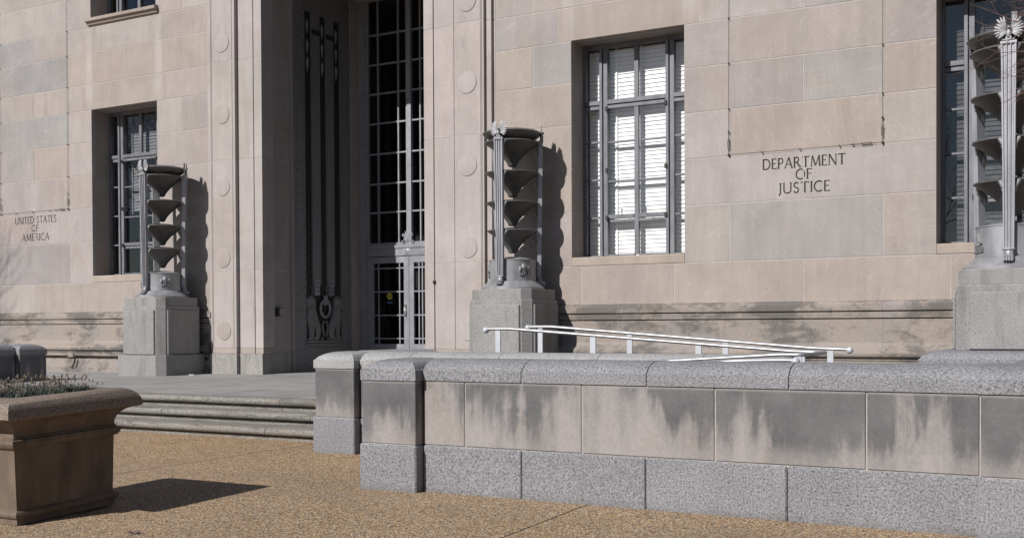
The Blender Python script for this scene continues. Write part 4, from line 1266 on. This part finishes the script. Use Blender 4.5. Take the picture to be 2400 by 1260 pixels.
for (tx, ty) in tuft:
    for _ in range(95):
        x, y = tx + grng.gauss(0, .04), ty + grng.gauss(0, .04)
        if abs(x) > .39 or abs(y) > .39: continue
        blade(gr, x, y, .86, grng.uniform(.05, .125), grng.uniform(0, 6.28), grng.uniform(.02, .09), grng.uniform(.0022, .004))
    for _ in range(5):
        x, y = tx + grng.gauss(0, .05), ty + grng.gauss(0, .05)
        if abs(x) > .4 or abs(y) > .4: continue
        a = grng.uniform(0, 6.28); h = grng.uniform(.09, .19); ln = grng.uniform(.02, .09)
        blade(st_, x, y, .87, h, a, ln, .0016)
        e_ = (x + math.cos(a) * ln, y + math.sin(a) * ln, .87 + h)
        st_.ell(e_, (.006, .006, .015), 5, 4, Matrix.Rotation(grng.uniform(-.9, .9), 3, 'X'))
grs = obj('ornamental_grass', gr, 'grass'); tag(grs, 'tufts of blue green grass with dry seed heads filling the planter', 'grass', kind='stuff')
sd_ = obj('seed_heads', st_, 'straw', grs)
grs.location = pc; grs.rotation_euler = plr.rotation_euler

# ================================================================== BARE TREES
def grow(m, p, d, ln, r, lev, rg, spread=.6, upb=.12, minr=.004):
    n = 4
    pts = [p]; rad = [r]
    q = p.copy(); dd = d.normalized()
    for i in range(n):
        dd = (dd + Vector((rg.gauss(0, .10), rg.gauss(0, .10), rg.gauss(0, .08) + upb * .25))).normalized()
        q = q + dd * ln / n
        pts.append(q.copy()); rad.append(r * (1 - .40 * (i + 1) / n))
    m.tube(pts, rad, 7 if r > .05 else (5 if r > .015 else 3))
    if lev <= 0 or r < minr: return
    for k in range(rg.choice((2, 3, 3))):
        t = rg.uniform(.45, 1.0) if k else 1.0
        i = min(int(t * n), n - 1)
        s = pts[i].lerp(pts[i + 1], t * n - i) if t < 1 else pts[-1]
        ax = Vector((rg.gauss(0, 1), rg.gauss(0, 1), rg.gauss(0, 1))).normalized()
        nd = (dd + ax * spread * rg.uniform(.6, 1.3) + Vector((0, 0, upb))).normalized()
        grow(m, s, nd, ln * rg.uniform(.62, .84), r * (.60 if k else .68) * rg.uniform(.8, 1.05), lev - 1, rg, spread, upb, minr)
def tree(loc, hgt, lev, seed, label, spread=.6, lean=(0, 0), group='bare street trees'):
    rg = random.Random(seed)
    t = root('bare_tree', loc, label, 'tree', group, local=True)
    tr = MB()
    top = Vector((lean[0], lean[1], hgt * .42))
    tr.tube([(0, 0, -.1), (lean[0] * .1, lean[1] * .1, .15), (lean[0] * .4, lean[1] * .4, hgt * .2), tuple(top)], [.24, .17, .145, .12], 12)
    obj('trunk', tr, 'bark', t, True, 60)
    br = MB()
    for k in range(4):
        a = 2 * math.pi * k / 4 + rg.uniform(0, 1)
        grow(br, top - Vector((0, 0, .12 * k)), Vector((math.cos(a) * .75, math.sin(a) * .75, 1)), hgt * .21, .075, lev, rg, spread)
    grow(br, top - Vector((0, 0, .05)), Vector((0, 0, 1)), hgt * .24, .095, lev, rg, spread)
    obj('branches', br, 'twig', t)
    return t
# tree whose branch shadows fall on the far end of the wall
tree((-14.0, -8.6, gz(-8.6)), 9.3, 6, 5, 'tall bare tree whose branch shadows fall beside the UNITED STATES OF AMERICA inscription', .55)
# tree just outside the frame whose twigs cross the lamp
t2 = root('twiggy_tree', (13.98, -6.2, .0), 'bare reddish tree reaching twigs across the lamp before the dark window', 'tree', local=True)
rg = random.Random(11)
obj('trunk', MB().tube([(0, 0, -.05), (0, .02, .2), (-.05, .05, 1.6), (-.12, .1, 3.0), (-.25, .2, 4.2)], [.15, .11, .095, .085, .06], 12), 'bark', t2, True, 60)
tw = MB()
for (zs_, ze, xe, ye) in ((2.3, 4.3, -1.6, .9), (2.6, 3.95, -1.55, 1.3), (2.8, 4.75, -1.5, .7), (2.1, 3.75, -1.55, .5), (3.2, 5.1, -1.75, 1.5), (2.4, 3.55, -1.35, 1.7), (3.6, 5.4, -1.3, .3)):
    a = Vector((-.08, .07, zs_)); b = Vector((xe, ye, ze))
    mid = a.lerp(b, .5) + Vector((rg.uniform(-.1, .1), rg.uniform(-.1, .1), .14))
    tw.tube([a, a.lerp(mid, .5) + Vector((0, 0, .05)), mid, mid.lerp(b, .5) + Vector((0, 0, .03)), b], [.032, .026, .021, .016, .012], 6)
    for k in range(3):
        d = (b - mid).normalized() + Vector((-.35, rg.gauss(0, .3), rg.gauss(-.12, .4)))
        grow(tw, b, d, rg.uniform(.40, .62), .0085, 3, rg, .60, -.04, .0025)
    for k in range(2):
        s = mid.lerp(b, rg.uniform(.2, .9))
        grow(tw, s, (b - mid).normalized() + Vector((rg.gauss(0, .4), rg.gauss(0, .4), rg.gauss(-.05, .5))), .50, .0085, 3, rg, .6, 0, .0025)
for k in range(4):
    a_ = k * 1.6
    grow(tw, Vector((-.25, .2, 4.15)), Vector((math.cos(a_) * .6 + .5, math.sin(a_) * .6 - .2, 1)), .9, .04, 5, rg, .55)
obj('branches', tw, 'twig', t2)
# trees across the street, seen in the window glass
protos = tree((4.5, -36, gz(-18) - .25), 9.5, 6, 31, 'bare street tree across the road mirrored in the window glass', .6)
for x, y, s_ in ((-2.5, -37.5, 1.05), (12.5, -36.5, .95), (19.5, -38, 1.1)):
    c = copy_tree(protos); c['label'] = 'bare street tree across the road mirrored in the window glass'; c.location = (x, y, gz(-18) - .25); c.scale = (s_,) * 3; c.rotation_euler = (0, 0, x)
